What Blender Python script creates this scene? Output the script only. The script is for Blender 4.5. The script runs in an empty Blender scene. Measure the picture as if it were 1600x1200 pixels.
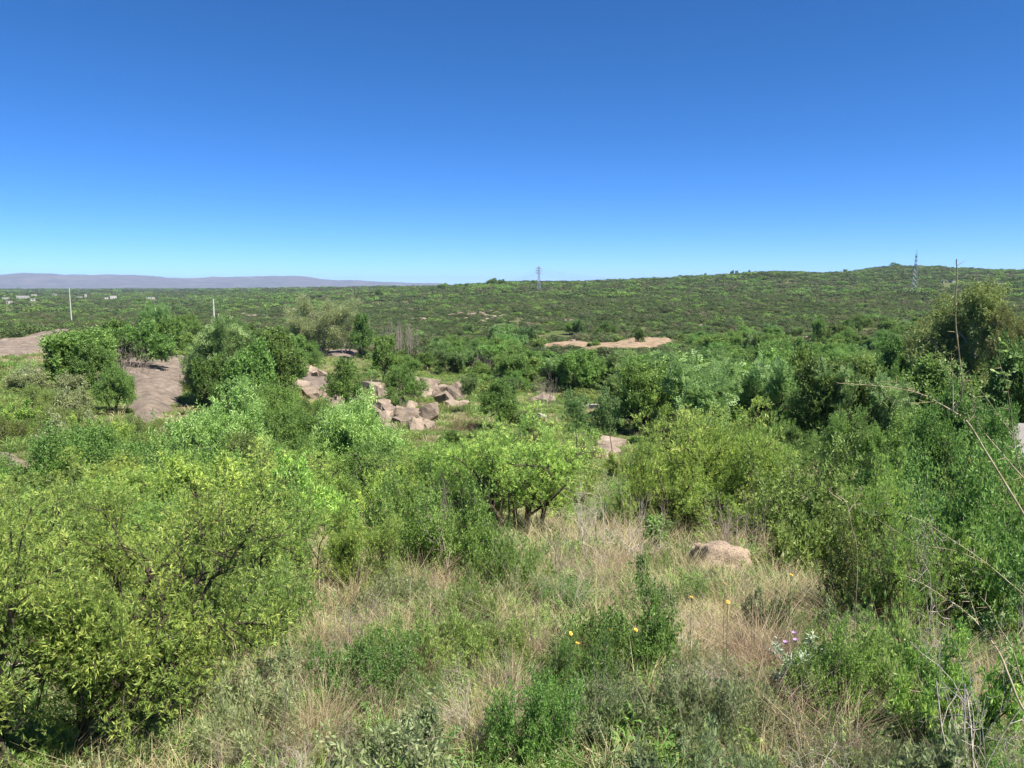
import bpy, math
import numpy as np
from mathutils import Vector

# ------------------------------------------------------------------ camera, sky, sun, exposure
scene = bpy.context.scene
COL = scene.collection
PITCH = math.radians(7.25)
FPX = 1180.0                       # focal length in photograph pixels (1600 wide)
cam_d = bpy.data.cameras.new('camera')
cam_d.sensor_width = 36.0
cam_d.lens = 36.0 * FPX / 1600.0
cam_d.clip_start = 0.05
cam_d.clip_end = 90000.0
cam = bpy.data.objects.new('camera', cam_d)
COL.objects.link(cam)
cam.location = (0, 0, 0)
cam.rotation_euler = (math.radians(90) - PITCH, 0, 0)
scene.camera = cam

SUN_EL = math.radians(58)
SUN_AZ = math.radians(126)         # clockwise from the view direction (+Y): right and a little behind
sun_vec = Vector((math.sin(SUN_AZ) * math.cos(SUN_EL), math.cos(SUN_AZ) * math.cos(SUN_EL), math.sin(SUN_EL)))
world = bpy.data.worlds.new('World')
scene.world = world
world.use_nodes = True
wn = world.node_tree.nodes
wl = world.node_tree.links
wn.clear()
sky = wn.new('ShaderNodeTexSky')
sky.sky_type = 'NISHITA'
sky.sun_disc = False
sky.sun_elevation = SUN_EL
sky.sun_rotation = SUN_AZ
sky.altitude = 2000
sky.air_density = 0.5
sky.dust_density = 0.0
sky.ozone_density = 8.0
bg = wn.new('ShaderNodeBackground')
bg.inputs['Strength'].default_value = 0.096
wo = wn.new('ShaderNodeOutputWorld')
vivid = wn.new('ShaderNodeHueSaturation')      # the phone's colour rendering of a clear dry sky
vivid.inputs['Saturation'].default_value = 1.18
vivid.inputs['Hue'].default_value = 0.5
wl.new(sky.outputs[0], vivid.inputs['Color'])
wl.new(vivid.outputs[0], bg.inputs[0])
wl.new(bg.outputs[0], wo.inputs[0])

sun_d = bpy.data.lights.new('sun', 'SUN')
sun_d.energy = 4.8
sun_d.angle = math.radians(0.53)
sun_d.color = (1.0, 0.94, 0.83)
sun = bpy.data.objects.new('sun', sun_d)
COL.objects.link(sun)
sun.rotation_euler = sun_vec.to_track_quat('Z', 'Y').to_euler()

scene.view_settings.view_transform = 'Standard'
scene.view_settings.look = 'None'
scene.view_settings.exposure = 1.22
scene.view_settings.gamma = 1.0
scene.view_settings.use_curve_mapping = False
scene.cycles.use_denoising = True
scene.cycles.max_bounces = 6
scene.cycles.diffuse_bounces = 4
scene.cycles.glossy_bounces = 2
scene.cycles.transmission_bounces = 3
scene.cycles.volume_bounces = 0
scene.cycles.denoising_input_passes = 'RGB_ALBEDO_NORMAL'
scene.cycles.denoising_prefilter = 'ACCURATE'
scene.cycles.transparent_max_bounces = 4
scene.cycles.caustics_reflective = False
scene.cycles.caustics_refractive = False
scene.cycles.sample_clamp_indirect = 4.0

rng = np.random.default_rng(7)

# ------------------------------------------------------------------ small numeric helpers
def norm(v):
    v = np.asarray(v, float)
    return v / np.maximum(np.linalg.norm(v, axis=-1, keepdims=True), 1e-9)

def _hash(ix, iy, seed):
    n = (ix.astype(np.int64) * 374761393 + iy.astype(np.int64) * 668265263 + seed * 974711) & 0x7fffffff
    n = ((n ^ (n >> 13)) * 1274126177) & 0x7fffffff
    n = n ^ (n >> 16)
    return (n & 0xffff) / 65535.0

def vnoise(x, y, seed=0):
    x = np.asarray(x, float); y = np.asarray(y, float)
    x0 = np.floor(x); y0 = np.floor(y)
    fx = x - x0; fy = y - y0
    fx = fx * fx * (3 - 2 * fx); fy = fy * fy * (3 - 2 * fy)
    a = _hash(x0, y0, seed); b = _hash(x0 + 1, y0, seed)
    c = _hash(x0, y0 + 1, seed); d = _hash(x0 + 1, y0 + 1, seed)
    return (a * (1 - fx) + b * fx) * (1 - fy) + (c * (1 - fx) + d * fx) * fy - 0.5

def fbm(x, y, seed=0, octv=4, gain=0.5):
    s = 0; a = 1.0; f = 1.0
    for o in range(octv):
        s = s + a * vnoise(x * f + 17.3 * o, y * f - 9.1 * o, seed + o)
        a *= gain; f *= 2.03
    return s

def sstep(a, b, x):
    t = np.clip((x - a) / (b - a), 0, 1)
    return t * t * (3 - 2 * t)

# ------------------------------------------------------------------ pixel rays of the photograph (survey of the place)
CP, SP = math.cos(PITCH), math.sin(PITCH)
def ray(px, py):
    cx = (px - 800.0) / FPX
    cy = (600.0 - py) / FPX
    v = np.array([cx, CP + SP * cy, -SP + CP * cy])
    return v / math.hypot(v[0], v[1])          # unit horizontal length: t = horizontal distance

def azim(px):
    v = ray(px, 560)
    return math.atan2(v[0], v[1])

# ------------------------------------------------------------------ terrain
_cols = [-300, 0, 200, 330, 450, 600, 800, 1000, 1200, 1300, 1385, 1480, 1600, 1900]
_D = [0, 2, 3.5, 6, 10, 18, 30, 50, 75, 110, 150, 200, 300, 450, 600, 800, 1000, 1300, 1700, 2500, 4500, 9000, 20000, 60000]
_Z = {
 -300: [-1.7,-2.4,-2.8,-3.2,-3.9,-5.4,-7.2,-8.0,-8.4,-9.0,-9.6,-9.5,-12,-16,-18,-19,-19,-18.5,-17.5,-15,-11,-8,-10,-10],
 0:    [-1.7,-2.4,-2.8,-3.2,-3.9,-5.4,-7.2,-8.3,-8.8,-9.3,-9.8,-9.6,-12.5,-16,-18,-19,-19,-18.5,-17.5,-15,-11,-8,-10,-10],
 200:  [-1.7,-2.4,-2.8,-3.2,-3.9,-5.5,-7.5,-8.9,-9.6,-10.2,-10.6,-10.6,-14,-17,-18.5,-19,-19,-18.5,-17.5,-14,-10,-8,-10,-10],
 330:  [-1.7,-2.4,-2.8,-3.2,-3.95,-5.6,-8.0,-10.0,-10.8,-11.6,-11.8,-12.0,-16,-18,-19,-19,-18.5,-18,-16,-12,-8,-8,-10,-10],
 450:  [-1.7,-2.4,-2.8,-3.2,-4.0,-5.7,-8.2,-10.3,-11.6,-12.6,-14.0,-15.5,-18,-19,-19,-18,-16.5,-14,-10.5,-6,-4,-8,-10,-10],
 600:  [-1.7,-2.4,-2.8,-3.2,-4.0,-5.8,-8.3,-10.5,-11.8,-13.2,-15.0,-16.5,-18,-17.5,-15,-12,-8.5,-5,-2.5,3.0,0,-8,-10,-10],
 800:  [-1.7,-2.4,-2.8,-3.2,-4.0,-5.8,-8.3,-10.8,-12.6,-14.2,-15.6,-16.5,-15,-11.8,-9.5,-7.2,5,7.5,2,-5,-5,-8,-10,-10],
 1000: [-1.7,-2.4,-2.8,-3.2,-4.0,-5.8,-8.3,-11.0,-13.2,-15.0,-16.0,-15.8,-13.8,-10.6,-8.0,-3.0,5,12.5,10,0,-5,-8,-10,-10],
 1200: [-1.7,-2.4,-2.8,-3.2,-4.0,-5.8,-8.3,-11.2,-13.6,-15.4,-16.2,-15.8,-13.6,-9.8,-6.6,-1.5,8,27,22,5,-5,-8,-10,-10],
 1300: [-1.7,-2.4,-2.8,-3.2,-4.0,-5.8,-8.2,-11.2,-13.8,-15.6,-16.0,-15.2,-12.8,-9.6,-6.0,-1.5,6,20,22,8,-5,-8,-10,-10],
 1385: [-1.7,-2.4,-2.8,-3.2,-4.0,-5.8,-8.2,-11.2,-13.8,-15.6,-16.0,-15.2,-12.8,-9.6,-6.0,-1.5,6,20,56,14,-5,-8,-10,-10],
 1480: [-1.7,-2.4,-2.8,-3.2,-4.0,-5.8,-8.2,-11.2,-13.8,-15.6,-16.0,-15.2,-12.8,-9.6,-6.0,-1.5,6,20,36,12,-5,-8,-10,-10],
 1600: [-1.7,-2.4,-2.8,-3.2,-4.0,-5.7,-8.0,-11.0,-13.6,-15.2,-15.6,-14.8,-12.6,-9.6,-6.0,-1.5,5,18,31,14,-5,-8,-10,-10],
 1900: [-1.7,-2.4,-2.8,-3.2,-4.0,-5.7,-8.0,-11.0,-13.6,-15.2,-15.6,-14.8,-12.6,-9.6,-6.0,-1.5,5,18,31,14,-5,-8,-10,-10],
}
_NL, _NA = 420, 260
_lmin, _lmax = math.log(2.0), math.log(60002.0)
_lg = np.linspace(_lmin, _lmax, _NL)
_az = np.array([azim(c) for c in _cols])
_ag = np.linspace(_az[0], _az[-1], _NA)
def _gs(a, s, axis):
    r = int(3 * s)
    k = np.exp(-0.5 * (np.arange(-r, r + 1) / s) ** 2); k /= k.sum()
    pad = [(0, 0), (0, 0)]; pad[axis] = (r, r)
    p = np.pad(a, pad, mode='edge')
    return np.apply_along_axis(lambda m: np.convolve(m, k, 'valid'), axis, p)
_g = np.array([np.interp(_lg, np.log(np.array(_D) + 2.0), _Z[c]) for c in _cols])
_g = np.array([np.interp(_ag, _az, _g[:, j]) for j in range(_NL)]).T
_g = _gs(_gs(_g, 3.5, 1), 4.0, 0)
_mean = _g.mean(0)

def ground(x, y):
    x = np.asarray(x, float); y = np.asarray(y, float)
    d = np.hypot(x, y); a = np.arctan2(x, y)
    fl = np.clip((np.log(d + 2.0) - _lmin) / (_lmax - _lmin) * (_NL - 1), 0, _NL - 1.001)
    fa = np.clip((a - _ag[0]) / (_ag[-1] - _ag[0]) * (_NA - 1), 0, _NA - 1.001)
    i = fl.astype(int); j = fa.astype(int); u = fl - i; v = fa - j
    z = (_g[j, i] * (1 - u) + _g[j, i + 1] * u) * (1 - v) + (_g[j + 1, i] * (1 - u) + _g[j + 1, i + 1] * u) * v
    zm = _mean[i] * (1 - u) + _mean[i + 1] * u
    b = sstep(1.0, 2.4, np.abs(a))
    z = z * (1 - b) + zm * b
    near = sstep(2, 8, d)
    z = z + 0.25 * near * fbm(x / 3.1, y / 3.1, 3, 3)
    z = z + 1.2 * sstep(15, 60, d) * fbm(x / 26.0, y / 26.0, 11, 3)
    z = z + 7.0 * sstep(230, 700, d) * fbm(x / 150.0, y / 210.0, 23, 3) * (1 - 0.5 * sstep(900, 1500, d))
    return z

def hit(px, py):
    """where the sight line through a pixel of the photograph meets the ground"""
    v = ray(px, py)
    t = np.exp(np.linspace(math.log(2.0), math.log(6000.0), 1500))
    zz = v[2] * t - ground(v[0] * t, v[1] * t)
    k = np.argmax(zz < 0)
    if zz[k] >= 0:
        k = len(t) - 1
    a, b = t[max(k - 1, 0)], t[k]
    for _ in range(18):
        m = 0.5 * (a + b)
        if v[2] * m - float(ground(v[0] * m, v[1] * m)) < 0: b = m
        else: a = m
    return np.array([v[0] * b, v[1] * b, float(ground(v[0] * b, v[1] * b))])

def at(px, d):
    """ground point in the direction of a pixel column at horizontal distance d"""
    a = azim(px); cx = (px - 800.0) / FPX
    for _ in range(4):
        t = float(ground(math.sin(a) * d, math.cos(a) * d)) / d
        a = math.atan(cx * (CP - t * SP / math.cos(a)))
    x, y = math.sin(a) * d, math.cos(a) * d
    return np.array([x, y, float(ground(x, y))])

def zrow(py, d, px=800):
    """height of the sight line through pixel row py at distance d"""
    return ray(px, py)[2] * d

# ------------------------------------------------------------------ mesh helpers
def build_mesh(name, V, F, mat=None, smooth=False, tint=None):
    V = np.ascontiguousarray(np.asarray(V, np.float32).reshape(-1, 3))
    F = np.asarray(F, np.int32)
    k = F.shape[1]
    me = bpy.data.meshes.new(name)
    me.vertices.add(len(V)); me.vertices.foreach_set('co', V.ravel())
    me.loops.add(F.size); me.loops.foreach_set('vertex_index', F.ravel())
    me.polygons.add(len(F))
    me.polygons.foreach_set('loop_start', np.arange(len(F), dtype=np.int32) * k)
    me.polygons.foreach_set('use_smooth', np.full(len(F), smooth))
    if tint is not None:
        at_ = me.attributes.new('tint', 'FLOAT', 'POINT')
        at_.data.foreach_set('value', np.ascontiguousarray(tint, np.float32).ravel())
    me.update(calc_edges=True)
    if mat: me.materials.append(mat)
    return me

def link(name, data, parent=None, loc=(0, 0, 0), label=None, cat=None, group=None, kind=None):
    o = bpy.data.objects.new(name, data)
    COL.objects.link(o)
    o.location = loc
    if parent is not None: o.parent = parent
    if label: o['label'] = label
    if cat: o['category'] = cat
    if group: o['group'] = group
    if kind: o['kind'] = kind
    return o

class Tubes:
    def __init__(s): s.V = []; s.F = []; s.n = 0
    def add(s, pts, rad, k=5):
        pts = np.asarray(pts, float); n = len(pts)
        rad = np.broadcast_to(np.asarray(rad, float), (n,))
        t = np.gradient(pts, axis=0); t = norm(t)
        ref = np.array([0.31, 0.17, 0.93]) if abs(t[:, 2]).mean() < 0.8 else np.array([0.93, 0.3, 0.1])
        a = norm(np.cross(t, ref)); b = np.cross(t, a)
        th = np.arange(k) * 2 * np.pi / k
        ring = pts[:, None] + rad[:, None, None] * (np.cos(th)[None, :, None] * a[:, None] + np.sin(th)[None, :, None] * b[:, None])
        s.V.append(ring.reshape(-1, 3))
        i = np.arange(n - 1)[:, None] * k; j = np.arange(k)[None]; j2 = (j + 1) % k
        s.F.append((s.n + np.stack([i + j, i + j2, i + k + j2, i + k + j], -1)).reshape(-1, 4))
        s.n += n * k
        # end cap as a collapsed ring
        return s
    def bar(s, a, b, r, k=4): return s.add([a, b], [r, r], k)
    def mesh(s, name, mat, smooth=True):
        return build_mesh(name, np.concatenate(s.V), np.concatenate(s.F), mat, smooth)

class Boxes:
    def __init__(s): s.V = []; s.F = []; s.n = 0
    def add(s, lo, hi):
        x0, y0, z0 = lo; x1, y1, z1 = hi
        s.V += [(x0,y0,z0),(x1,y0,z0),(x1,y1,z0),(x0,y1,z0),(x0,y0,z1),(x1,y0,z1),(x1,y1,z1),(x0,y1,z1)]
        q = [(0,3,2,1),(4,5,6,7),(0,1,5,4),(1,2,6,5),(2,3,7,6),(3,0,4,7)]
        s.F += [tuple(s.n + i for i in f) for f in q]; s.n += 8
        return s
    def mesh(s, name, mat): return build_mesh(name, s.V, s.F, mat)

# ------------------------------------------------------------------ materials
def nodes_of(name):
    m = bpy.data.materials.new(name); m.use_nodes = True
    nt = m.node_tree; nt.nodes.clear()
    return m, nt, nt.nodes.new, nt.links.new

def ramp(nn, stops, interp='LINEAR'):
    r = nn('ShaderNodeValToRGB'); r.color_ramp.interpolation = interp
    e = r.color_ramp.elements
    e[0].position, e[0].color = stops[0][0], (*stops[0][1], 1)
    e[1].position, e[1].color = stops[-1][0], (*stops[-1][1], 1)
    for p, c in stops[1:-1]:
        q = e.new(p); q.color = (*c, 1)
    return r

GAIN = 1.40
def leaf_mat(name, c0, c1, c2, trans=0.35, rough=0.5, var=0.25, hue=0.015):
    """leaf colour between three greens by a per-leaf value, every plant slightly different"""
    m, nt, nn, ln = nodes_of(name)
    a = nn('ShaderNodeAttribute'); a.attribute_name = 'tint'
    r = ramp(nn, [(0.0, c0), (0.55, c1), (1.0, c2)])
    ln(a.outputs['Fac'], r.inputs[0])
    oi = nn('ShaderNodeObjectInfo')
    hs = nn('ShaderNodeHueSaturation')
    mr = nn('ShaderNodeMapRange'); mr.inputs['To Min'].default_value = GAIN * (1 - var); mr.inputs['To Max'].default_value = GAIN * (1 + var)
    ln(oi.outputs['Random'], mr.inputs['Value']); ln(mr.outputs[0], hs.inputs['Value'])
    mh = nn('ShaderNodeMath'); mh.operation = 'MULTIPLY'; mh.inputs[1].default_value = 7.31
    fr = nn('ShaderNodeMath'); fr.operation = 'FRACT'
    ln(oi.outputs['Random'], mh.inputs[0]); ln(mh.outputs[0], fr.inputs[0])
    m2 = nn('ShaderNodeMapRange'); m2.inputs['To Min'].default_value = 0.5 - hue; m2.inputs['To Max'].default_value = 0.5 + hue
    ln(fr.outputs[0], m2.inputs['Value']); ln(m2.outputs[0], hs.inputs['Hue'])
    hs.inputs['Saturation'].default_value = 0.93
    ln(r.outputs[0], hs.inputs['Color'])
    p = nn('ShaderNodeBsdfPrincipled'); p.inputs['Roughness'].default_value = rough
    p.inputs['Specular IOR Level'].default_value = 0.35
    t = nn('ShaderNodeBsdfTranslucent')
    mx = nn('ShaderNodeMixShader'); mx.inputs[0].default_value = trans
    o = nn('ShaderNodeOutputMaterial')
    ln(hs.outputs[0], p.inputs['Base Color']); ln(hs.outputs[0], t.inputs['Color'])
    ln(p.outputs[0], mx.inputs[1]); ln(t.outputs[0], mx.inputs[2]); ln(mx.outputs[0], o.inputs[0])
    return m

def noise_mat(name, stops, scale, detail=6, rough=0.9, bump=0.0, bscale=None, stretch=None, spec=0.2, rnd=0.0):
    m, nt, nn, ln = nodes_of(name)
    g = nn('ShaderNodeNewGeometry')
    mp = nn('ShaderNodeMapping')
    if stretch: mp.inputs['Scale'].default_value = stretch
    ln(g.outputs['Position'], mp.inputs[0])
    n = nn('ShaderNodeTexNoise'); n.inputs['Scale'].default_value = scale; n.inputs['Detail'].default_value = detail
    n.inputs['Roughness'].default_value = 0.65
    ln(mp.outputs[0], n.inputs['Vector'])
    r = ramp(nn, stops); ln(n.outputs['Fac'], r.inputs[0])
    p = nn('ShaderNodeBsdfPrincipled'); p.inputs['Roughness'].default_value = rough
    p.inputs['Specular IOR Level'].default_value = spec
    col = r.outputs[0]
    if rnd:
        oi = nn('ShaderNodeObjectInfo'); hs = nn('ShaderNodeHueSaturation')
        mr = nn('ShaderNodeMapRange'); mr.inputs['To Min'].default_value = 1 - rnd; mr.inputs['To Max'].default_value = 1 + rnd
        ln(oi.outputs['Random'], mr.inputs['Value']); ln(mr.outputs[0], hs.inputs['Value']); ln(col, hs.inputs['Color'])
        col = hs.outputs[0]
    ln(col, p.inputs['Base Color'])
    if bump:
        n2 = nn('ShaderNodeTexNoise'); n2.inputs['Scale'].default_value = bscale or scale * 3; n2.inputs['Detail'].default_value = 8
        ln(g.outputs['Position'], n2.inputs['Vector'])
        b = nn('ShaderNodeBump'); b.inputs['Strength'].default_value = 0.9; b.inputs['Distance'].default_value = bump
        ln(n2.outputs['Fac'], b.inputs['Height']); ln(b.outputs[0], p.inputs['Normal'])
    o = nn('ShaderNodeOutputMaterial'); ln(p.outputs[0], o.inputs[0])
    return m

def plain(name, c, rough=0.7, metal=0.0):
    m, nt, nn, ln = nodes_of(name)
    g = nn('ShaderNodeNewGeometry')
    n = nn('ShaderNodeTexNoise'); n.inputs['Scale'].default_value = 2.5; n.inputs['Detail'].default_value = 5
    ln(g.outputs['Position'], n.inputs['Vector'])
    r = ramp(nn, [(0.3, tuple(v * 0.82 for v in c)), (0.7, tuple(min(1, v * 1.08) for v in c))])
    ln(n.outputs['Fac'], r.inputs[0])
    p = nn('ShaderNodeBsdfPrincipled'); p.inputs['Roughness'].default_value = rough; p.inputs['Metallic'].default_value = metal
    ln(r.outputs[0], p.inputs['Base Color'])
    o = nn('ShaderNodeOutputMaterial'); ln(p.outputs[0], o.inputs[0])
    return m

M_acacia = leaf_mat('leaf_acacia', (0.090, 0.165, 0.026), (0.215, 0.330, 0.052), (0.520, 0.600, 0.115), 0.44)
M_broad = leaf_mat('leaf_broad', (0.062, 0.120, 0.020), (0.122, 0.210, 0.036), (0.230, 0.350, 0.068), 0.42)
M_feather = leaf_mat('leaf_feather', (0.070, 0.132, 0.034), (0.138, 0.225, 0.062), (0.235, 0.345, 0.105), 0.42)
M_willow = leaf_mat('leaf_willow', (0.090, 0.170, 0.036), (0.180, 0.300, 0.070), (0.390, 0.520, 0.170), 0.40)
M_bright = leaf_mat('leaf_bright', (0.069, 0.138, 0.023), (0.132, 0.236, 0.041), (0.218, 0.345, 0.075), 0.44)
M_olive = leaf_mat('leaf_olive', (0.115, 0.145, 0.040), (0.215, 0.250, 0.070), (0.350, 0.375, 0.120), 0.42)
M_greygreen = leaf_mat('leaf_greygreen', (0.105, 0.140, 0.055), (0.190, 0.235, 0.095), (0.300, 0.345, 0.160), 0.36)
M_silver = leaf_mat('leaf_silver', (0.17, 0.21, 0.14), (0.28, 0.33, 0.23), (0.46, 0.50, 0.40), 0.25, 0.7)
M_shrub = leaf_mat('leaf_shrub', (0.090, 0.130, 0.028), (0.165, 0.220, 0.046), (0.260, 0.320, 0.080), 0.42)
M_scrub = leaf_mat('leaf_scrub', (0.050, 0.078, 0.022), (0.078, 0.114, 0.033), (0.112, 0.150, 0.048), 0.38, var=0.26, hue=0.02)
M_grass = leaf_mat('leaf_grass', (0.080, 0.145, 0.026), (0.165, 0.260, 0.052), (0.310, 0.400, 0.105), 0.44)
M_straw = leaf_mat('leaf_straw', (0.200, 0.165, 0.075), (0.340, 0.285, 0.145), (0.540, 0.470, 0.280), 0.30, 0.6)
M_herb = leaf_mat('leaf_herb', (0.060, 0.130, 0.025), (0.120, 0.225, 0.045), (0.230, 0.360, 0.090), 0.44, 0.4)
M_dryleaf = leaf_mat('leaf_dry', (0.16, 0.085, 0.045), (0.26, 0.16, 0.085), (0.40, 0.28, 0.16), 0.3)
M_bark = noise_mat('bark_dark', [(0.3, (0.035, 0.027, 0.020)), (0.7, (0.12, 0.095, 0.070))], 30, bump=0.01, stretch=(1, 1, 0.3))
M_twig = noise_mat('twig_grey', [(0.3, (0.15, 0.120, 0.095)), (0.7, (0.36, 0.31, 0.26))], 25)
M_palewood = noise_mat('wood_pale', [(0.3, (0.27, 0.23, 0.18)), (0.7, (0.58, 0.52, 0.44))], 22)
M_thorn = noise_mat('thorn_wood', [(0.3, (0.16, 0.12, 0.07)), (0.5, (0.36, 0.30, 0.19)), (0.75, (0.58, 0.52, 0.38))], 14, stretch=(1, 1, 0.5))
M_redtwig = noise_mat('twig_red', [(0.3, (0.10, 0.058, 0.042)), (0.7, (0.25, 0.16, 0.12))], 25)

# ------------------------------------------------------------------ plant generators
def sprig_feather(n=7, w=0.16, spread=1.0):
    """a little compound leaf: pairs of narrow leaflets along a midrib, length 1 along x"""
    Q = []
    for i in range(n):
        t = 0.12 + 0.88 * i / (n - 1)
        L = 0.42 * (1 - 0.55 * abs(2 * t - 1.0)) * spread
        for s in (-1, 1):
            b = np.array([t, 0, 0]); tip = b + np.array([0.35 * L, s * L, 0.12 * L])
            q = np.array([1, 0, 0]) * w * 0.35
            mid = (b + tip) / 2
            Q.append([b, mid - q, tip, mid + q])
    return np.array(Q)

def sprig_leaves(r, n=7, length=0.34, width=0.16, droop=0.0, curl=0.15):
    """leaves set round a twig of length 1 along x"""
    Q = []
    for i in range(n):
        t = 0.1 + 0.9 * i / max(n - 1, 1)
        ph = i * 2.4 + r.uniform(-0.4, 0.4)
        rad = np.array([0, math.cos(ph), math.sin(ph)])
        dr = norm(np.array([0.55 + 0.5 * (t > 0.9), 0, 0]) + rad * 0.8 + np.array([0, 0, -droop]))
        L = length * r.uniform(0.75, 1.2)
        sd = norm(np.cross(dr, rad + np.array([0.3, 0.1, 0.2])))
        nrm = np.cross(dr, sd)
        b = np.array([t, 0, 0]); tip = b + dr * L - nrm * L * curl
        mid = b + dr * L * 0.45
        W = width * r.uniform(0.8, 1.15)
        Q.append([b, mid - sd * W * 0.5 + nrm * W * 0.18, tip, mid + sd * W * 0.5 + nrm * W * 0.18])
    return np.array(Q)

def place(T, P, X, U, S, r, tint0=None):
    """copies of a leaf template T (m,4,3) at P, along X, facing U, size S -> V, F, tint"""
    N = len(P); m = len(T)
    X = norm(X); Y = norm(np.cross(U, X)); Z = np.cross(X, Y)
    B = np.stack([X, Y, Z], 1)                               # N,3,3
    V = np.einsum('mqk,nkj->nmqj', T, B) * S[:, None, None, None] + P[:, None, None, :]
    F = np.arange(N * m * 4).reshape(-1, 4)
    tn = r.uniform(0, 1, (N, 1, 1)) * 0.6 + r.uniform(0, 1, (N, m, 1)) * 0.4
    if tint0 is not None: tn = 0.5 * tn + 0.5 * tint0[:, None, None]
    tn = np.broadcast_to(tn, (N, m, 4))
    return V.reshape(-1, 3), F, tn.ravel()

def grow(r, sp):
    """a branching skeleton -> list of (points, radii, level)"""
    out = []; st = []
    for k in range(sp['stems']):
        ph = 2 * np.pi * (k + r.uniform(-0.3, 0.3)) / sp['stems'] + sp.get('ph', 0)
        lean = sp['lean'] * r.uniform(0.5, 1.3)
        d = norm(np.array([math.cos(ph) * lean, math.sin(ph) * lean, 1.0]))
        st.append((np.array([math.cos(ph), math.sin(ph), 0]) * sp.get('r0', 0.05) * (sp['stems'] > 1) + [0, 0, -0.15],
                   d, sp['L'] * r.uniform(0.8, 1.1), sp['rad'] * r.uniform(0.75, 1.1), 0))
    while st:
        p, d, L, rad, lv = st.pop()
        n = sp['seg'][lv]; pts = [p]; ds = [d]
        for i in range(n):
            d = norm(d + r.normal(0, sp['wob'][lv], 3) + np.array([0, 0, sp['up'][lv]]) + np.array(sp.get('wind', (0, 0, 0))) * (lv > 0))
            p = p + d * L / n
            pts.append(p); ds.append(d)
        pts = np.array(pts); ds = np.array(ds)
        rr = rad * np.linspace(1, 0.45, n + 1)
        out.append((pts, rr, lv))
        if lv < sp['levels'] - 1:
            kd = sp['kids'][lv]; t0 = sp['t0'][lv]
            for j in range(kd):
                t = t0 + (1 - t0) * (j + r.uniform(0.1, 0.9)) / kd
                f = t * n; i = min(int(f), n - 1); q = pts[i] + (pts[i + 1] - pts[i]) * (f - i)
                dd = ds[i + 1]
                side = norm(np.cross(dd, r.normal(0, 1, 3)))
                a = math.radians(sp['ang'][lv]) * r.uniform(0.65, 1.25)
                cd = norm(dd * math.cos(a) + side * math.sin(a))
                if cd[2] < sp.get('minz', -0.35): cd[2] = sp.get('minz', -0.35); cd = norm(cd)
                st.append((q, cd, L * sp['ratio'][lv] * r.uniform(0.7, 1.2) * (1.2 - 0.45 * t), rr[min(i + 1, n)] * 0.62 + 0.0005, lv + 1))
    return out

class Kind: pass
def make_kind(name, seed, sp, T, lmat, bmat, per, size, leaf_levels=2, jitter=0.05, upb=0.5, skip=0.0, min_r=0.0):
    r = np.random.default_rng(seed)
    sk = grow(r, sp)
    tb = Tubes()
    lv_max = sp['levels'] - 1
    P = []; X = []; G = []
    for pts, rr, lv in sk:
        k = 7 if lv == 0 else (5 if lv == 1 else (4 if lv == 2 else 3))
        if rr[0] > min_r: tb.add(pts, np.maximum(rr, 0.0006), k)
        if lv > lv_max - leaf_levels and T is not None:
            m = per if lv == lv_max else max(1, per // 2)
            if r.random() < skip: continue
            t = r.uniform(0.25 if lv < lv_max else 0.05, 1.0, m) * (len(pts) - 1)
            i = np.minimum(t.astype(int), len(pts) - 2); f = (t - i)[:, None]
            q = pts[i] * (1 - f) + pts[i + 1] * f
            d = norm(pts[i + 1] - pts[i])
            P.append(q + r.normal(0, jitter, (m, 3)))
            X.append(norm(d * 0.7 + r.normal(0, 0.6, (m, 3)) + [0, 0, 0.15]))
            G.append(np.full(m, r.uniform(0, 1)))
    K = Kind(); K.name = name
    if T is not None:
        P = np.concatenate(P); X = np.concatenate(X); G = np.concatenate(G)
        U = norm(r.normal(0, 0.55, P.shape) + [0, 0, upb])
        S = size * r.uniform(0.65, 1.3, len(P))
        V, F, tn = place(T, P, X, U, S, r, G)
        K.leaf = build_mesh(name + '_leaves', V, F, lmat, False, tn)
        ext = P
    else:
        K.leaf = None
        ext = np.concatenate([b[0] for b in sk])
    K.wood = tb.mesh(name + '_wood', bmat)
    cx = np.median(ext[:, :2], axis=0) * 0
    rad = np.hypot(ext[:, 0], ext[:, 1])
    K.w = 2 * np.percentile(rad, 93); K.h = np.percentile(ext[:, 2], 99.3)
    K.tris = (len(K.leaf.polygons) * 2 if K.leaf else 0) + len(K.wood.polygons) * 2
    return K

rs = np.random.default_rng(5)
T_feather = sprig_feather(7, 0.20)
T_feather5 = sprig_feather(5, 0.30, 1.1)
T_feather_lo = sprig_feather(4, 0.34, 1.15)
def sprig_tuft(r, n=8, w=0.145):
    Q = []
    for i in range(n):
        d = norm(np.array([0.75, 0, 0.1]) + r.normal(0, 0.55, 3)); L = r.uniform(0.6, 1.05)
        b = np.array([0.35 * r.random(), 0, 0]); sd = norm(np.cross(d, r.normal(0, 1, 3))) * w * 0.5
        Q.append([b, b + d * L * .55 - sd, b + d * L, b + d * L * .55 + sd])
    return np.array(Q)
T_fasc = sprig_tuft(rs)
T_fasc6 = sprig_tuft(rs, 6, 0.165)
T_fasc5 = sprig_tuft(rs, 5, 0.17)
T_fasc_lo = sprig_tuft(rs, 6, 0.24)
T_leaf = sprig_leaves(rs, 8, 0.36, 0.20)
T_leaf_lo = sprig_leaves(rs, 6, 0.55, 0.36)
T_leaf5 = sprig_leaves(rs, 5, 0.48, 0.26)
T_willow = sprig_leaves(rs, 9, 0.46, 0.13, 0.5)
T_needle = sprig_leaves(rs, 8, 0.7, 0.07, 0.6)
T_lance = sprig_leaves(rs, 10, 0.55, 0.12, 0.15, 0.25)

KINDS = {}
def K_(key, variants): KINDS[key] = variants

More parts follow.
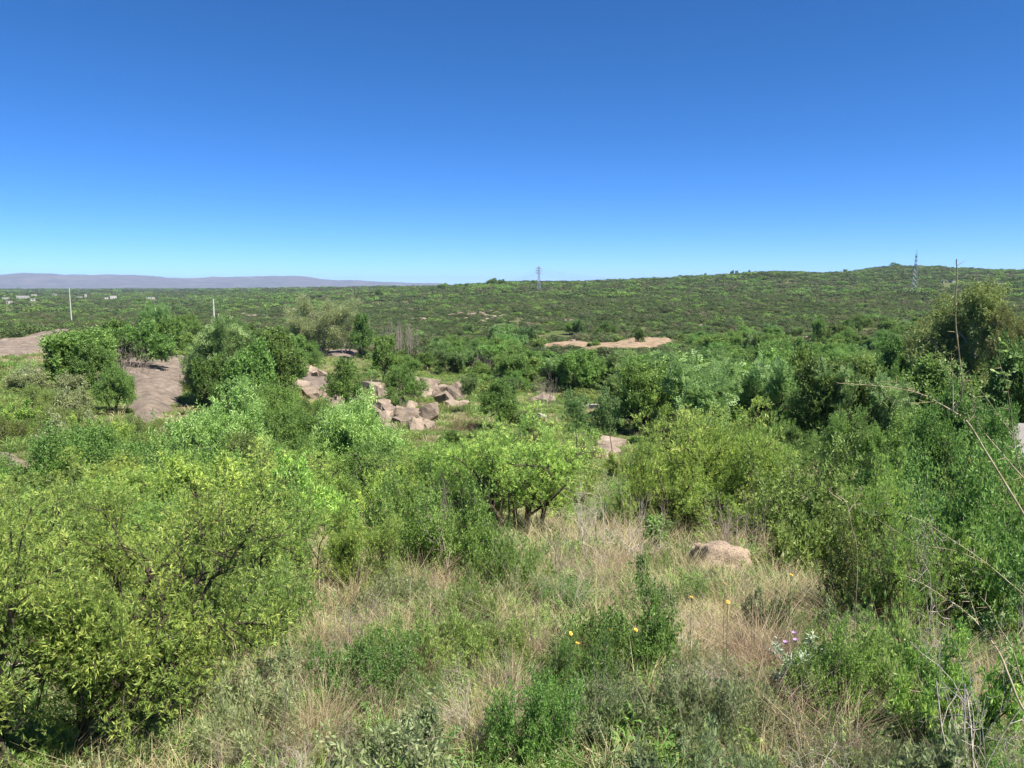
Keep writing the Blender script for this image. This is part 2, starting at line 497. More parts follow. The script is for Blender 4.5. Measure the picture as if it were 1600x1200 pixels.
# feathery yellow-green acacia bushes
def acacia(seed, per=9, kids=(6, 6, 5), stems=5, L=1.3, T=T_fasc6, size=0.058, mat=M_acacia, lean=0.75, name='acacia', jit=0.04):
    return make_kind(name, seed, dict(stems=stems, lean=lean, L=L, rad=0.045, levels=4, seg=[5, 5, 4, 3], wob=[0.22, 0.25, 0.28, 0.3],
        up=[0.02, 0.05, 0.06, 0.05], kids=kids, t0=[0.3, 0.2, 0.15], ang=[48, 50, 52], ratio=[0.62, 0.55, 0.55], r0=0.08, minz=-0.3),
        T, mat, M_bark, per, size, 2, jit, 0.3, skip=0.10)
K_('front_acacia', [acacia(101, 17, (8, 8, 6), 6, 1.15, T=T_fasc5, size=0.033, lean=0.95, jit=0.035)])
K_('acacia', [acacia(111, 7), acacia(112, 6, stems=6, lean=0.9), acacia(113, 7, (6, 6, 5), 5, 1.5)])
K_('acacia_mid', [acacia(121, 6, (5, 5, 4), 4, 1.4, T_fasc_lo, 0.11), acacia(122, 6, (5, 5, 4), 5, 1.2, T_fasc_lo, 0.11, lean=0.95)])

# broad-leaved trees
def broad(seed, mat=M_broad, T=T_leaf_lo, size=0.30, per=9, stems=1, L=2.6, kids=(7, 6, 5), lean=0.15, ang=(55, 50, 50), up=(0.02, 0.09, 0.07, 0.03), bark=M_bark, ratio=(0.72, 0.60, 0.55), name='broad', skip=0.08, t0=(0.35, 0.25, 0.2), rad=0.11, jit=0.10):
    return make_kind(name, seed, dict(stems=stems, lean=lean, L=L, rad=rad, levels=4, seg=[5, 5, 4, 3], wob=[0.14, 0.2, 0.25, 0.3],
        up=list(up), kids=kids, t0=list(t0), ang=list(ang), ratio=list(ratio), minz=-0.25),
        T, mat, bark, per, size, 2, jit, 0.6, skip=skip)
K_('broad', [broad(201), broad(202, stems=2, lean=0.4), broad(203, stems=3, lean=0.55, L=2.3), broad(204, kids=(8, 6, 5), ratio=(0.8, 0.6, 0.55))])
K_('feather_tree', [broad(211, M_feather, T_feather_lo, 0.30, 8, 2, 2.6, lean=0.45, name='feather'), broad(212, M_feather, T_feather_lo, 0.30, 8, 3, 2.5, lean=0.55, name='feather')])
K_('bright', [broad(221, M_bright, T_leaf5, 0.19, 10, 3, 2.0, lean=0.5, name='bright'), broad(222, M_bright, T_leaf5, 0.19, 10, 2, 2.2, lean=0.4, name='bright')])
K_('fine_tree', [broad(271, M_broad, T_leaf5, 0.17, 12, 3, 2.2, lean=0.5, name='fine'), broad(272, M_broad, T_leaf5, 0.17, 12, 2, 2.4, lean=0.4, name='fine')])
K_('willow', [broad(231, M_willow, T_willow, 0.32, 5, 4, 2.2, lean=0.6, up=(0.0, 0.05, -0.02, -0.06), name='willow', skip=0.12),
              broad(232, M_willow, T_willow, 0.32, 7, 3, 2.2, lean=0.5, up=(0.0, 0.02, -0.05, -0.10), name='willow', skip=0.12)])
K_('slender', [broad(241, M_feather, T_leaf_lo, 0.20, 6, 1, 2.4, (6, 5, 5), 0.1, t0=(0.55, 0.3, 0.2), rad=0.05, name='slender'),
               broad(242, M_broad, T_leaf_lo, 0.20, 6, 2, 2.2, (6, 5, 5), 0.3, t0=(0.5, 0.3, 0.2), rad=0.05, name='slender')])
K_('euc', [broad(251, M_olive, T_willow, 0.34, 12, 1, 6.0, (13, 6, 5), 0.08, (42, 45, 48), (0.01, 0.06, 0.02, -0.05), M_palewood, (0.40, 0.5, 0.55), 'euc', 0.1, (0.25, 0.3, 0.2), 0.20, 0.16)])
K_('fan', [broad(261, M_greygreen, T_needle, 0.44, 7, 5, 4.2, (6, 5, 4), 0.42, (22, 24, 30), (0.03, 0.05, 0.04, 0.0), M_twig, (0.5, 0.5, 0.55), 'fan', 0.12, (0.2, 0.2, 0.2), 0.09, 0.10)])
# low shrubs
def shrub(seed, mat=M_shrub, T=T_leaf, size=0.080, per=10, stems=9, L=0.62, kids=(5, 5), lean=1.0, name='shrub', skip=0.05, bark=M_twig):
    return make_kind(name, seed, dict(stems=stems, lean=lean, L=L, rad=0.018, levels=3, seg=[4, 4, 3], wob=[0.2, 0.25, 0.3],
        up=[0.03, 0.07, 0.06], kids=kids, t0=[0.25, 0.2], ang=[45, 48], ratio=[0.6, 0.55], r0=0.08, minz=-0.2),
        T, mat, bark, per, size, 2, 0.04, 0.6, skip=skip)
K_('shrub', [shrub(301), shrub(302, stems=11), shrub(303, M_shrub, T_fasc_lo, 0.09, 12)])
K_('dark_shrub', [shrub(311, M_broad, T_leaf, 0.076, 11), shrub(312, M_broad, T_leaf, 0.072, 10, 11)])
K_('grey_shrub', [shrub(321, M_greygreen, T_fasc_lo, 0.08, 9, 10, skip=0.2), shrub(322, M_greygreen, T_fasc_lo, 0.08, 9, 10, skip=0.2)])
K_('leafy_shrub', [shrub(331, M_bright, T_leaf, 0.085, 10), shrub(332, M_bright, T_leaf, 0.09, 11, 7)])
# bare twig bushes
def brush(seed, mat, stems=12, L=0.8, kids=(5, 4, 3), lean=1.0, rad=0.012, wob=0.3):
    return make_kind('brush', seed, dict(stems=stems, lean=lean, L=L, rad=rad, levels=4, seg=[4, 4, 3, 3], wob=[wob * 0.7, wob, wob, wob],
        up=[0.02, 0.03, 0.03, 0.02], kids=kids, t0=[0.25, 0.2, 0.2], ang=[42, 48, 50], ratio=[0.65, 0.6, 0.6], r0=0.1, minz=-0.3),
        None, None, mat, 0, 0, 0)
K_('brush', [brush(401, M_twig), brush(402, M_twig, 9, 0.9)])
K_('redbrush', [brush(411, M_redtwig, 14, 0.7)])
K_('palebrush', [brush(421, M_palewood, 9, 0.9, (4, 4, 2)), brush(422, M_palewood, 7, 1.0, (4, 3, 2))])
K_('dead', [make_kind('dead', s, dict(stems=1, lean=0.06, L=5.5, rad=0.055, levels=3, seg=[6, 4, 3], wob=[0.05, 0.12, 0.2], up=[0.02, 0.12, 0.1],
        kids=(8, 4), t0=[0.3, 0.2], ang=[28, 30], ratio=[0.28, 0.5], minz=0.0), None, None, M_twig, 0, 0, 0) for s in (431, 432, 433)])

def put_plant(key, name, base, h, w, label, cat, group=None, var=None, rot=None, parts=('trunk', 'crown')):
    vs = KINDS[key]
    K = vs[(rng.integers(len(vs)) if var is None else var) % len(vs)]
    e = link(name, None if K.leaf else K.wood, None, base, label, cat, group)
    sz = h / K.h; sx = w / K.w
    sx = min(max(sx, sz * 0.5), sz * 2.0)
    e.scale = (sx, sx, sz)
    e.rotation_euler = (0, 0, rng.uniform(0, 6.283) if rot is None else rot)
    if K.leaf:
        e.empty_display_size = 0.3
        link(parts[0], K.wood, e); link(parts[1], K.leaf, e)
    return e

TREES = []      # footprints of things already standing: x, y, radius
def P(key, px, top, d, wpx, name, label, cat, group=None, **kw):
    """a plant in the direction of a pixel column at distance d, tall enough to reach the pixel row top, wpx pixels wide"""
    b = at(px, d)
    h = zrow(top, d, px) - b[2]
    w = wpx / FPX * d
    h = max(h, 0.25 * w)
    TREES.append((b[0], b[1], 0.35 * w))
    return put_plant(key, name, b, h, w, label, cat, group, **kw)

# ------------------------------------------------------------------ the ground sheet
def ground_material():
    m, nt, nn, ln = nodes_of('ground')
    g = nn('ShaderNodeNewGeometry')
    def noi(scale, detail=5, rough=0.6):
        n = nn('ShaderNodeTexNoise'); n.inputs['Scale'].default_value = scale; n.inputs['Detail'].default_value = detail
        n.inputs['Roughness'].default_value = rough
        ln(g.outputs['Position'], n.inputs['Vector']); return n.outputs['Fac']
    fine = ramp(nn, [(0.30, (0.070, 0.052, 0.034)), (0.5, (0.150, 0.118, 0.075)), (0.72, (0.250, 0.205, 0.130))])
    ln(noi(9.0, 8, 0.7), fine.inputs[0])
    grn = ramp(nn, [(0.30, (0.050, 0.072, 0.022)), (0.55, (0.082, 0.112, 0.034)), (0.75, (0.130, 0.150, 0.055))])
    ln(noi(2.3, 8, 0.7), grn.inputs[0])
    patch = ramp(nn, [(0.36, (0, 0, 0)), (0.50, (1, 1, 1))]); ln(noi(0.09, 6, 0.65), patch.inputs[0])
    mx = nn('ShaderNodeMix'); mx.data_type = 'RGBA'
    ln(patch.outputs[0], mx.inputs[0]); ln(fine.outputs[0], mx.inputs[6]); ln(grn.outputs[0], mx.inputs[7])
    # thin straw-coloured fields and bare strips on the plain
    field = ramp(nn, [(0.60, (0, 0, 0)), (0.68, (1, 1, 1))]); ln(noi(0.012, 7, 0.7), field.inputs[0])
    mf = nn('ShaderNodeMath'); mf.operation = 'MULTIPLY'; mf.inputs[1].default_value = 0.7; ln(field.outputs[0], mf.inputs[0])
    m2 = nn('ShaderNodeMix'); m2.data_type = 'RGBA'; m2.inputs[7].default_value = (0.24, 0.215, 0.13, 1)
    ln(mf.outputs[0], m2.inputs[0]); ln(mx.outputs[2], m2.inputs[6])
    p = nn('ShaderNodeBsdfPrincipled'); p.inputs['Roughness'].default_value = 0.95; p.inputs['Specular IOR Level'].default_value = 0.1
    ln(m2.outputs[2], p.inputs['Base Color'])
    b = nn('ShaderNodeBump'); b.inputs['Strength'].default_value = 0.7; b.inputs['Distance'].default_value = 0.05
    ln(noi(14.0, 8, 0.7), b.inputs['Height']); ln(b.outputs[0], p.inputs['Normal'])
    o = nn('ShaderNodeOutputMaterial'); ln(p.outputs[0], o.inputs[0])
    return m
M_ground = ground_material()
rr_ = np.concatenate([[0.02], np.exp(np.linspace(math.log(0.6), math.log(24000.0), 205))])
aa_ = np.concatenate([np.linspace(-0.85, 0.85, 300), np.linspace(0.85, 2 * math.pi - 0.85, 92)[1:-1]])
RR, AA = np.meshgrid(rr_, aa_, indexing='ij')
GX, GY = RR * np.sin(AA), RR * np.cos(AA)
na = len(aa_); nr = len(rr_)
i_ = np.arange(nr - 1)[:, None] * na; j_ = np.arange(na)[None]; j2_ = (j_ + 1) % na
GF = np.stack([i_ + j_, i_ + na + j_, i_ + na + j2_, i_ + j2_], -1).reshape(-1, 4)[:, ::-1]
link('ground', build_mesh('ground', np.stack([GX, GY, ground(GX, GY)], -1), GF, M_ground, True), kind='structure')

# ------------------------------------------------------------------ mountains on the far left
M_mount = noise_mat('mountain_rock', [(0.30, (0.055, 0.058, 0.050)), (0.50, (0.092, 0.088, 0.076)), (0.70, (0.150, 0.132, 0.112))], 0.0035, 9, bump=0.0)
_rx = [-700, -300, -100, 0, 50, 100, 215, 250, 290, 340, 400, 450, 490, 520, 560, 640, 700, 760, 860, 1000]
_ry = [438, 435, 434, 433, 430.5, 432, 432.5, 436, 438.5, 436.5, 433, 433.5, 436, 438.5, 440.5, 443, 444.5, 446, 448, 452]
MA, MD = np.meshgrid(np.linspace(azim(-700), azim(1000), 280), np.linspace(9500, 16500, 54), indexing='ij')
top = np.interp(MA, [azim(v) for v in _rx], [(450 - v) / FPX * 13500 * 1.02 for v in _ry])
tt = (MD - 9500) / 4000.0
shape = np.where(tt < 1, sstep(0, 1, np.clip(tt, 0, 1)) ** 1.4, 1 - 0.35 * sstep(1, 1.75, tt))
mx_, my_ = np.sin(MA) * MD, np.cos(MA) * MD
rid = 1 - np.abs(fbm(mx_ / 900, my_ / 1500, 51, 5)) * 2.0
MZ = -25 + (top + 25) * shape * (0.86 + 0.16 * rid) + 60 * fbm(mx_ / 600, my_ / 900, 61, 5) * shape
n0, n1 = MA.shape
ii, jj = np.meshgrid(np.arange(n0 - 1), np.arange(n1 - 1), indexing='ij')
q = ii * n1 + jj
MF = np.stack([q, q + n1, q + n1 + 1, q + 1], -1).reshape(-1, 4)
link('mountain_range', build_mesh('mountain_range', np.stack([mx_, my_, MZ], -1), MF, M_mount, True), kind='structure')

# ------------------------------------------------------------------ rock
def rock_material(name, f, sat=1.0):
    m, nt, nn, ln = nodes_of(name)
    g = nn('ShaderNodeNewGeometry')
    def noi(scale, detail=7, rough=0.65, st=None):
        n = nn('ShaderNodeTexNoise'); n.inputs['Scale'].default_value = scale; n.inputs['Detail'].default_value = detail
        n.inputs['Roughness'].default_value = rough
        if st:
            mp = nn('ShaderNodeMapping'); mp.inputs['Scale'].default_value = st
            ln(g.outputs['Position'], mp.inputs[0]); ln(mp.outputs[0], n.inputs['Vector'])
        else: ln(g.outputs['Position'], n.inputs['Vector'])
        return n.outputs['Fac']
    base = ramp(nn, [(0.28, tuple(v * f for v in (0.175, 0.125, 0.095))), (0.48, tuple(v * f for v in (0.315, 0.236, 0.172))), (0.70, tuple(v * f for v in (0.440, 0.345, 0.258)))])
    ln(noi(0.9, 9, 0.7), base.inputs[0])
    dark = ramp(nn, [(0.44, (0, 0, 0)), (0.62, (1, 1, 1))]); ln(noi(0.45, 9, 0.75, (1.6, 0.6, 1)), dark.inputs[0])
    m1 = nn('ShaderNodeMix'); m1.data_type = 'RGBA'; m1.inputs[7].default_value = (0.125 * f, 0.098 * f, 0.085 * f, 1)
    f1 = nn('ShaderNodeMath'); f1.operation = 'MULTIPLY'; f1.inputs[1].default_value = 0.62
    ln(dark.outputs[0], f1.inputs[0]); ln(f1.outputs[0], m1.inputs[0]); ln(base.outputs[0], m1.inputs[6])
    lich = ramp(nn, [(0.60, (0, 0, 0)), (0.66, (1, 1, 1))]); ln(noi(2.6, 6, 0.6), lich.inputs[0])
    m2 = nn('ShaderNodeMix'); m2.data_type = 'RGBA'; m2.inputs[7].default_value = (0.46 * f, 0.40 * f, 0.32 * f, 1)
    f2 = nn('ShaderNodeMath'); f2.operation = 'MULTIPLY'; f2.inputs[1].default_value = 0.5
    ln(lich.outputs[0], f2.inputs[0]); ln(f2.outputs[0], m2.inputs[0]); ln(m1.outputs[2], m2.inputs[6])
    oi = nn('ShaderNodeObjectInfo'); hs = nn('ShaderNodeHueSaturation'); hs.inputs['Saturation'].default_value = sat
    mr = nn('ShaderNodeMapRange'); mr.inputs['To Min'].default_value = 0.85; mr.inputs['To Max'].default_value = 1.15
    ln(oi.outputs['Random'], mr.inputs['Value']); ln(mr.outputs[0], hs.inputs['Value']); ln(m2.outputs[2], hs.inputs['Color'])
    p = nn('ShaderNodeBsdfPrincipled'); p.inputs['Roughness'].default_value = 0.9; p.inputs['Specular IOR Level'].default_value = 0.2
    ln(hs.outputs[0], p.inputs['Base Color'])
    b = nn('ShaderNodeBump'); b.inputs['Strength'].default_value = 0.8; b.inputs['Distance'].default_value = 0.14
    ln(noi(3.2, 12, 0.75), b.inputs['Height']); ln(b.outputs[0], p.inputs['Normal'])
    o = nn('ShaderNodeOutputMaterial'); ln(p.outputs[0], o.inputs[0])
    return m
M_rock = rock_material('granite', 0.86, 0.88)
M_slab = rock_material('weathered_granite', 0.60, 0.80)
M_lichen = noise_mat('lichen_granite', [(0.30, (0.06, 0.046, 0.037)), (0.43, (0.21, 0.155, 0.122)), (0.52, (0.34, 0.262, 0.205)), (0.60, (0.28, 0.23, 0.135)), (0.72, (0.44, 0.365, 0.29))], 30, 8, bump=0.02, bscale=40)
M_palestone = noise_mat('pale_stone', [(0.3, (0.30, 0.27, 0.23)), (0.7, (0.50, 0.46, 0.41))], 3.0, bump=0.02)
M_earth = noise_mat('red_earth', [(0.30, (0.14, 0.098, 0.062)), (0.52, (0.245, 0.180, 0.118)), (0.74, (0.34, 0.262, 0.180))], 0.45, 9, bump=0.15, bscale=0.8)

def ico_dirs(n=1800):
    # an even sheet of directions as a lat/long grid with poles
    nu, nv = 40, 24
    th = np.linspace(0, 2 * np.pi, nu, endpoint=False); ph = np.linspace(0.02, np.pi - 0.02, nv)
    T_, Ph = np.meshgrid(th, ph, indexing='ij')
    D = np.stack([np.cos(T_) * np.sin(Ph), np.sin(T_) * np.sin(Ph), np.cos(Ph)], -1).reshape(-1, 3)
    i, j = np.meshgrid(np.arange(nu), np.arange(nv - 1), indexing='ij')
    F = np.stack([i * nv + j, i * nv + j + 1, ((i + 1) % nu) * nv + j + 1, ((i + 1) % nu) * nv + j], -1).reshape(-1, 4)
    return D, F
_DIRS, _DF = ico_dirs()
def rock_mesh(seed, mat, round_=0.0, planes=9, flat=1.0, rough=0.07):
    """a boulder: the inside of a set of random planes (its broken faces), corners worn, skin roughened"""
    r = np.random.default_rng(seed)
    N = norm(np.concatenate([r.normal(0, 1, (planes, 3)), np.eye(3) + r.normal(0, 0.12, (3, 3)), -np.eye(3) + r.normal(0, 0.12, (3, 3))]))
    off = np.concatenate([r.uniform(0.72, 1.0, planes), r.uniform(0.72, 0.95, 6)])
    c = np.maximum(_DIRS @ N.T, 1e-3)
    q = off / c
    p = 34.0
    rad = (q ** -p).sum(1) ** (-1 / p)
    rad = rad * (1 - round_) + 0.85 * round_
    V = _DIRS * rad[:, None]
    s = fbm(V[:, 0] * 2.2 + seed, V[:, 1] * 2.2 + V[:, 2] * 1.7, seed, 4)
    V = V * (1 + rough * s)[:, None]
    return build_mesh('rock', V, _DF, mat, True)
import bmesh
def block_mesh(seed, mat, n_extra=6, bev=0.07, rough=0.05):
    """an angular broken block: hull of a jittered box and a few extra corners, edges worn, faces slightly rough"""
    r = np.random.default_rng(seed)
    C = np.array([(x, y, z) for x in (-1, 1) for y in (-1, 1) for z in (-1, 1)], float) * [1, 1, .95]
    C = C * r.uniform(.42, .95, C.shape) + r.normal(0, .10, C.shape)
    E = norm(r.normal(0, 1, (n_extra, 3))) * r.uniform(.80, 1.08, (n_extra, 1))
    bm = bmesh.new()
    for v in np.concatenate([C, E]): bm.verts.new(v)
    res = bmesh.ops.convex_hull(bm, input=bm.verts)
    bmesh.ops.delete(bm, geom=[g for g in res['geom_interior'] if isinstance(g, bmesh.types.BMVert)], context='VERTS')
    bmesh.ops.dissolve_limit(bm, angle_limit=.35, verts=bm.verts, edges=bm.edges)
    bmesh.ops.bevel(bm, geom=list(bm.edges), offset=bev, segments=2, profile=.6, affect='EDGES', clamp_overlap=True)
    bmesh.ops.triangulate(bm, faces=bm.faces)
    bmesh.ops.subdivide_edges(bm, edges=[e for e in bm.edges if e.calc_length() > .3], cuts=2, use_grid_fill=True)
    bmesh.ops.triangulate(bm, faces=bm.faces)
    for v in bm.verts:
        c = v.co; k = float(fbm(np.array([c.x * 2.3 + seed]), np.array([c.y * 2.3 + c.z * 1.9]), seed, 4)[0])
        v.co = c * (1 + rough * k * 2)
    me = bpy.data.meshes.new('rock'); bm.to_mesh(me); bm.free()
    me.materials.append(mat)
    return me
ROCKS = [block_mesh(900 + k, M_rock, 5 + k % 6, 0.05 + .04 * (k % 3), .07) for k in range(8)]
ROCKS_FLAT = [block_mesh(950 + k, M_rock, 3, .06) for k in range(3)]

def poly_world(pix): return np.array([hit(x, y)[:2] for x, y in pix])
def sdist(poly, x, y):
    """signed distance to a polygon, positive inside"""
    x = np.asarray(x, float); y = np.asarray(y, float)
    best = np.full(x.shape, 1e18); ins = np.zeros(x.shape, bool)
    n = len(poly)
    for k in range(n):
        ax, ay = poly[k]; bx, by = poly[(k + 1) % n]
        ex, ey = bx - ax, by - ay
        t = np.clip(((x - ax) * ex + (y - ay) * ey) / (ex * ex + ey * ey + 1e-12), 0, 1)
        best = np.minimum(best, (x - ax - t * ex) ** 2 + (y - ay - t * ey) ** 2)
        c = ((ay > y) != (by > y)) & (x < ex * (y - ay) / (ey + 1e-12) + ax)
        ins ^= c
    return np.where(ins, 1, -1) * np.sqrt(best)

BARE = []      # polygons where nothing grows
def slab(name, pix, amp, soft, mat, step, label, cat, seed, rough=0.25, poly=None, sink=0.12):
    poly = poly_world(pix) if poly is None else poly
    BARE.append(poly)
    lo = poly.min(0) - 1.5; hi = poly.max(0) + 1.5
    nx, ny = [max(8, int((hi[k] - lo[k]) / step)) for k in (0, 1)]
    X, Y = np.meshgrid(np.linspace(lo[0], hi[0], nx), np.linspace(lo[1], hi[1], ny), indexing='ij')
    sd = sdist(poly, X, Y) + 0.9 * fbm(X / 3.0, Y / 3.0, seed, 4) * min(1.0, soft)
    z = ground(X, Y) + amp * (1 - np.exp(-np.maximum(sd, 0) / soft)) + np.minimum(sd, 0) * 0.5 - sink
    z = z + rough * sstep(0, 1.5, sd) * (fbm(X / 4.0, Y / 4.0, seed + 5, 5, 0.55) + 0.45 * (np.abs(fbm(X / 2.6 + 3, Y / 1.3, seed + 9, 4)) ** .7 - .4) + 0.14 * fbm(X / .7, Y / .7, seed + 13, 3))
    i, j = np.meshgrid(np.arange(nx - 1), np.arange(ny - 1), indexing='ij')
    keep = (sd[:-1, :-1] > -0.6) | (sd[1:, 1:] > -0.6)
    q = i * ny + j
    F = np.stack([q, q + ny, q + ny + 1, q + 1], -1)[keep]
    V = np.stack([X, Y, z], -1).reshape(-1, 3)
    c = np.array([poly[:, 0].mean(), poly[:, 1].mean(), 0])
    c[2] = float(ground(c[0], c[1]))
    used = np.unique(F); mp = np.zeros(len(V), int); mp[used] = np.arange(len(used))
    return link(name, build_mesh(name, V[used] - c, mp[F], mat, True), None, c, label, cat)

slab('rock_slab', [(160, 578), (180, 568), (215, 560), (300, 559), (318, 572), (300, 600), (285, 628), (262, 652), (235, 668), (205, 664), (192, 640), (196, 610), (178, 592)],
     0.9, 2.0, M_slab, 0.35, 'large bare brown rock slab between two green trees', 'rock', 31, 0.6)
slab('rock_slab', [(-140, 545), (-60, 536), (0, 531), (38, 526), (62, 518), (112, 516), (128, 521), (110, 534), (84, 546), (50, 556), (0, 558), (-140, 562)],
     0.7, 2.5, M_slab, 0.6, 'pinkish bare rock slab at the left edge below the left white pole', 'rock', 32, 0.6)
slab('rock_slab', [(-60, 712), (0, 706), (38, 708), (62, 722), (50, 733), (0, 736), (-60, 736)],
     0.55, 0.8, M_slab, 0.16, 'small smooth rock hump at the left edge above yellow-green bushes', 'rock', 33, 0.2)
slab('rock_slab', [(455, 600), (470, 594), (520, 594), (545, 600), (540, 608), (500, 610), (460, 608)],
     0.9, 1.0, M_slab, 0.3, 'long flat rock ledge left of the slender tree on the outcrop', 'rock', 34, 0.3)
slab('rock_slab', [(500, 556), (512, 548), (548, 547), (585, 552), (582, 559), (545, 561)],
     0.6, 1.5, M_slab, 0.5, 'flat brown rock shelf left of the round dark tree', 'rock', 35, 0.4)
slab('earth_bank', [(820, 547), (860, 537), (905, 535), (958, 537), (985, 530), (1050, 531), (1052, 541), (1010, 549), (960, 551), (905, 549)],
     1.1, 1.4, M_earth, 0.5, 'bare reddish earth bank at the foot of the scrubby hillside', 'earth bank', 36, 0.5)

def rock(px, py, wpx, hpx, label=None, group=None, d=None, mat_mesh=None, flat=False, sink=0.25, deep=1.0, rot=None, tilt=0.15, ridx=None):
    """a boulder whose foot is at pixel row py"""
    b = hit(px, py) if d is None else at(px, d)
    dist = math.hypot(b[0], b[1])
    w = wpx / FPX * dist * (1.12 if dist > 30 else 1); h = hpx / FPX * dist * (1.12 if dist > 30 else 1)
    me = mat_mesh or (ROCKS_FLAT if flat else ROCKS)[(ridx if ridx is not None else rng.integers(100)) % (3 if flat else 8)]
    o = link('rock', me, None, (b[0], b[1], b[2] + h * (0.5 - sink)), label, 'rock', group)
    o.scale = (w * 0.62, w * 0.60 * deep, h * 0.66 * (1 + sink))
    o.rotation_euler = (rng.normal(0, tilt), rng.normal(0, tilt), rng.uniform(0, 6.28) if rot is None else rot)
    TREES.append((b[0], b[1], w * 0.5))
    return o

R_ = [
 (481, 592, 15, 15, 'left piece of the split dome boulder above the flat ledge'),
 (491, 592, 14, 17, 'middle piece of the split dome boulder above the flat ledge'),
 (502, 592, 15, 14, 'right piece of the split dome boulder above the flat ledge'),
 (489, 622, 22, 15, 'stacked layered rock under the left end of the flat ledge'),
 (524, 634, 26, 14, 'grey brown rock left of the slender tree trunks'),
 (584, 612, 30, 18, 'sloping brown rock just right of the slender tree crown'),
 (594, 622, 20, 14, 'layered rock stepping down right of the slender tree'),
 (595, 642, 22, 20, 'dark shaded rock face in the middle of the outcrop'),
 (619, 637, 24, 24, 'pointed pyramid rock standing at the back of the block pile'),
 (566, 648, 26, 15, 'leftmost block of the lower rock pile beside pale leaves'),
 (585, 652, 20, 18, 'square cracked block second from left in the lower rock pile'),
 (602, 662, 15, 20, 'narrow upright block in the lower rock pile'),
 (624, 645, 20, 11, 'small rounded rock in front of the pyramid rock'),
 (642, 642, 22, 10, 'low flat rock at the top of the lower rock pile'),
 (634, 654, 30, 13, 'smooth sloping rock in the middle of the lower rock pile'),
 (668, 655, 36, 22, 'biggest tilted block at the right end of the lower rock pile'),
 (656, 656, 20, 11, 'small dark block tucked under the biggest tilted block'),
 (649, 675, 22, 24, 'steep slanting block at the bottom of the lower rock pile'),
 (610, 671, 18, 10, 'lone small rock below the lower rock pile'),
 (650, 606, 12, 18, 'thin upright rock at the left of the upper right boulder group'),
 (664, 606, 27, 17, 'wedge boulder on top of the upper right boulder group'),
 (661, 620, 38, 15, 'long low rock under the wedge boulder'),
 (677, 613, 22, 12, 'rounded rock right of the wedge boulder'),
 (694, 612, 20, 11, 'small rock at the back between the rounded boulders'),
 (697, 632, 20, 24, 'egg-shaped standing boulder in the upper right boulder group'),
 (711, 625, 21, 25, 'rounded boulder at the right end of the upper right boulder group'),
 (706, 634, 18, 10, 'pale broken rock at the foot of the egg-shaped boulder'),
 (512, 622, 24, 16, 'block below the right end of the flat ledge'),
 (540, 645, 24, 14, 'low block at the foot of the slender tree'),
 (556, 628, 22, 18, 'brown block directly right of the slender trunks'),
 (608, 648, 18, 14, 'block wedged between the cracked block and the pyramid rock'),
 (578, 664, 20, 12, 'broken rock in front of the square cracked block'),
 (626, 664, 20, 12, 'flat rock in front of the smooth sloping rock'),
 (668, 668, 18, 10, 'small block below the biggest tilted block'),
 (634, 612, 22, 12, 'rock half hidden in bushes left of the long low rock'),
 (684, 622, 16, 12, 'rock wedged between the long low rock and the egg-shaped boulder'),
 (722, 634, 14, 8, 'small rock in grass right of the boulder group'),
 (472, 606, 20, 10, 'thin slab block at the left end of the ledge'),
 (661, 578, 12, 8, 'small brown rock among bushes above the boulder group'),
 (780, 594, 14, 9, 'small pink rock among trees right of the boulder group'),
 (598, 566, 12, 14, 'rock at the foot of the round dark tree'),
]
for k, (x, y, w, h, lab) in enumerate(R_):
    rock(x, y, w, h, lab, ridx=k * 3 + k // 4, deep=1.1, rot=k * 1.7, tilt=.3)
rock(948, 712, 46, 16, 'dark brown rock beside the thin tree trunk in the clearing', ridx=2, rot=0.4)
rock(958, 698, 40, 9, 'flat pinkish rock behind the thin tree trunk in the clearing', flat=True)
rock(852, 628, 26, 9, 'flat brown rock lying in the grass clearing', flat=True, ridx=1)
rock(834, 627, 12, 5, 'small dark stone left of the flat rock in the grass clearing', flat=True, ridx=2)
PS = [block_mesh(980 + k, M_palestone, 3) for k in range(2)]
rock(934, 640, 20, 10, 'pale whitish stone block in the clearing below dark trees', mat_mesh=PS[0])
rock(915, 637, 12, 5, 'low pale stone left of the whitish stone block', mat_mesh=PS[1])
rock(848, 653, 12, 6, 'small pale stone in the grass behind the yellow-green bushes', mat_mesh=PS[1])
rock(75, 590, 26, 8, 'flat pale rock among shrubs left of the dark tree', flat=True, ridx=0)
BOULDER = [rock_mesh(993 + k, M_lichen, .30, 10, rough=.34) for k in range(3)]
rock(1132, 898, 84, 52, 'lichen-covered pink boulder in the foreground grass', mat_mesh=BOULDER[0], deep=0.9, rot=0.3, tilt=0.05, sink=0.2)
rock(1083, 880, 26, 32, 'small pink stone leaning against the foreground boulder', mat_mesh=BOULDER[1], rot=1.0)
rock(1000, 882, 42, 26, 'greyish stone half hidden in grass left of the foreground boulder', mat_mesh=BOULDER[2], rot=2.0)

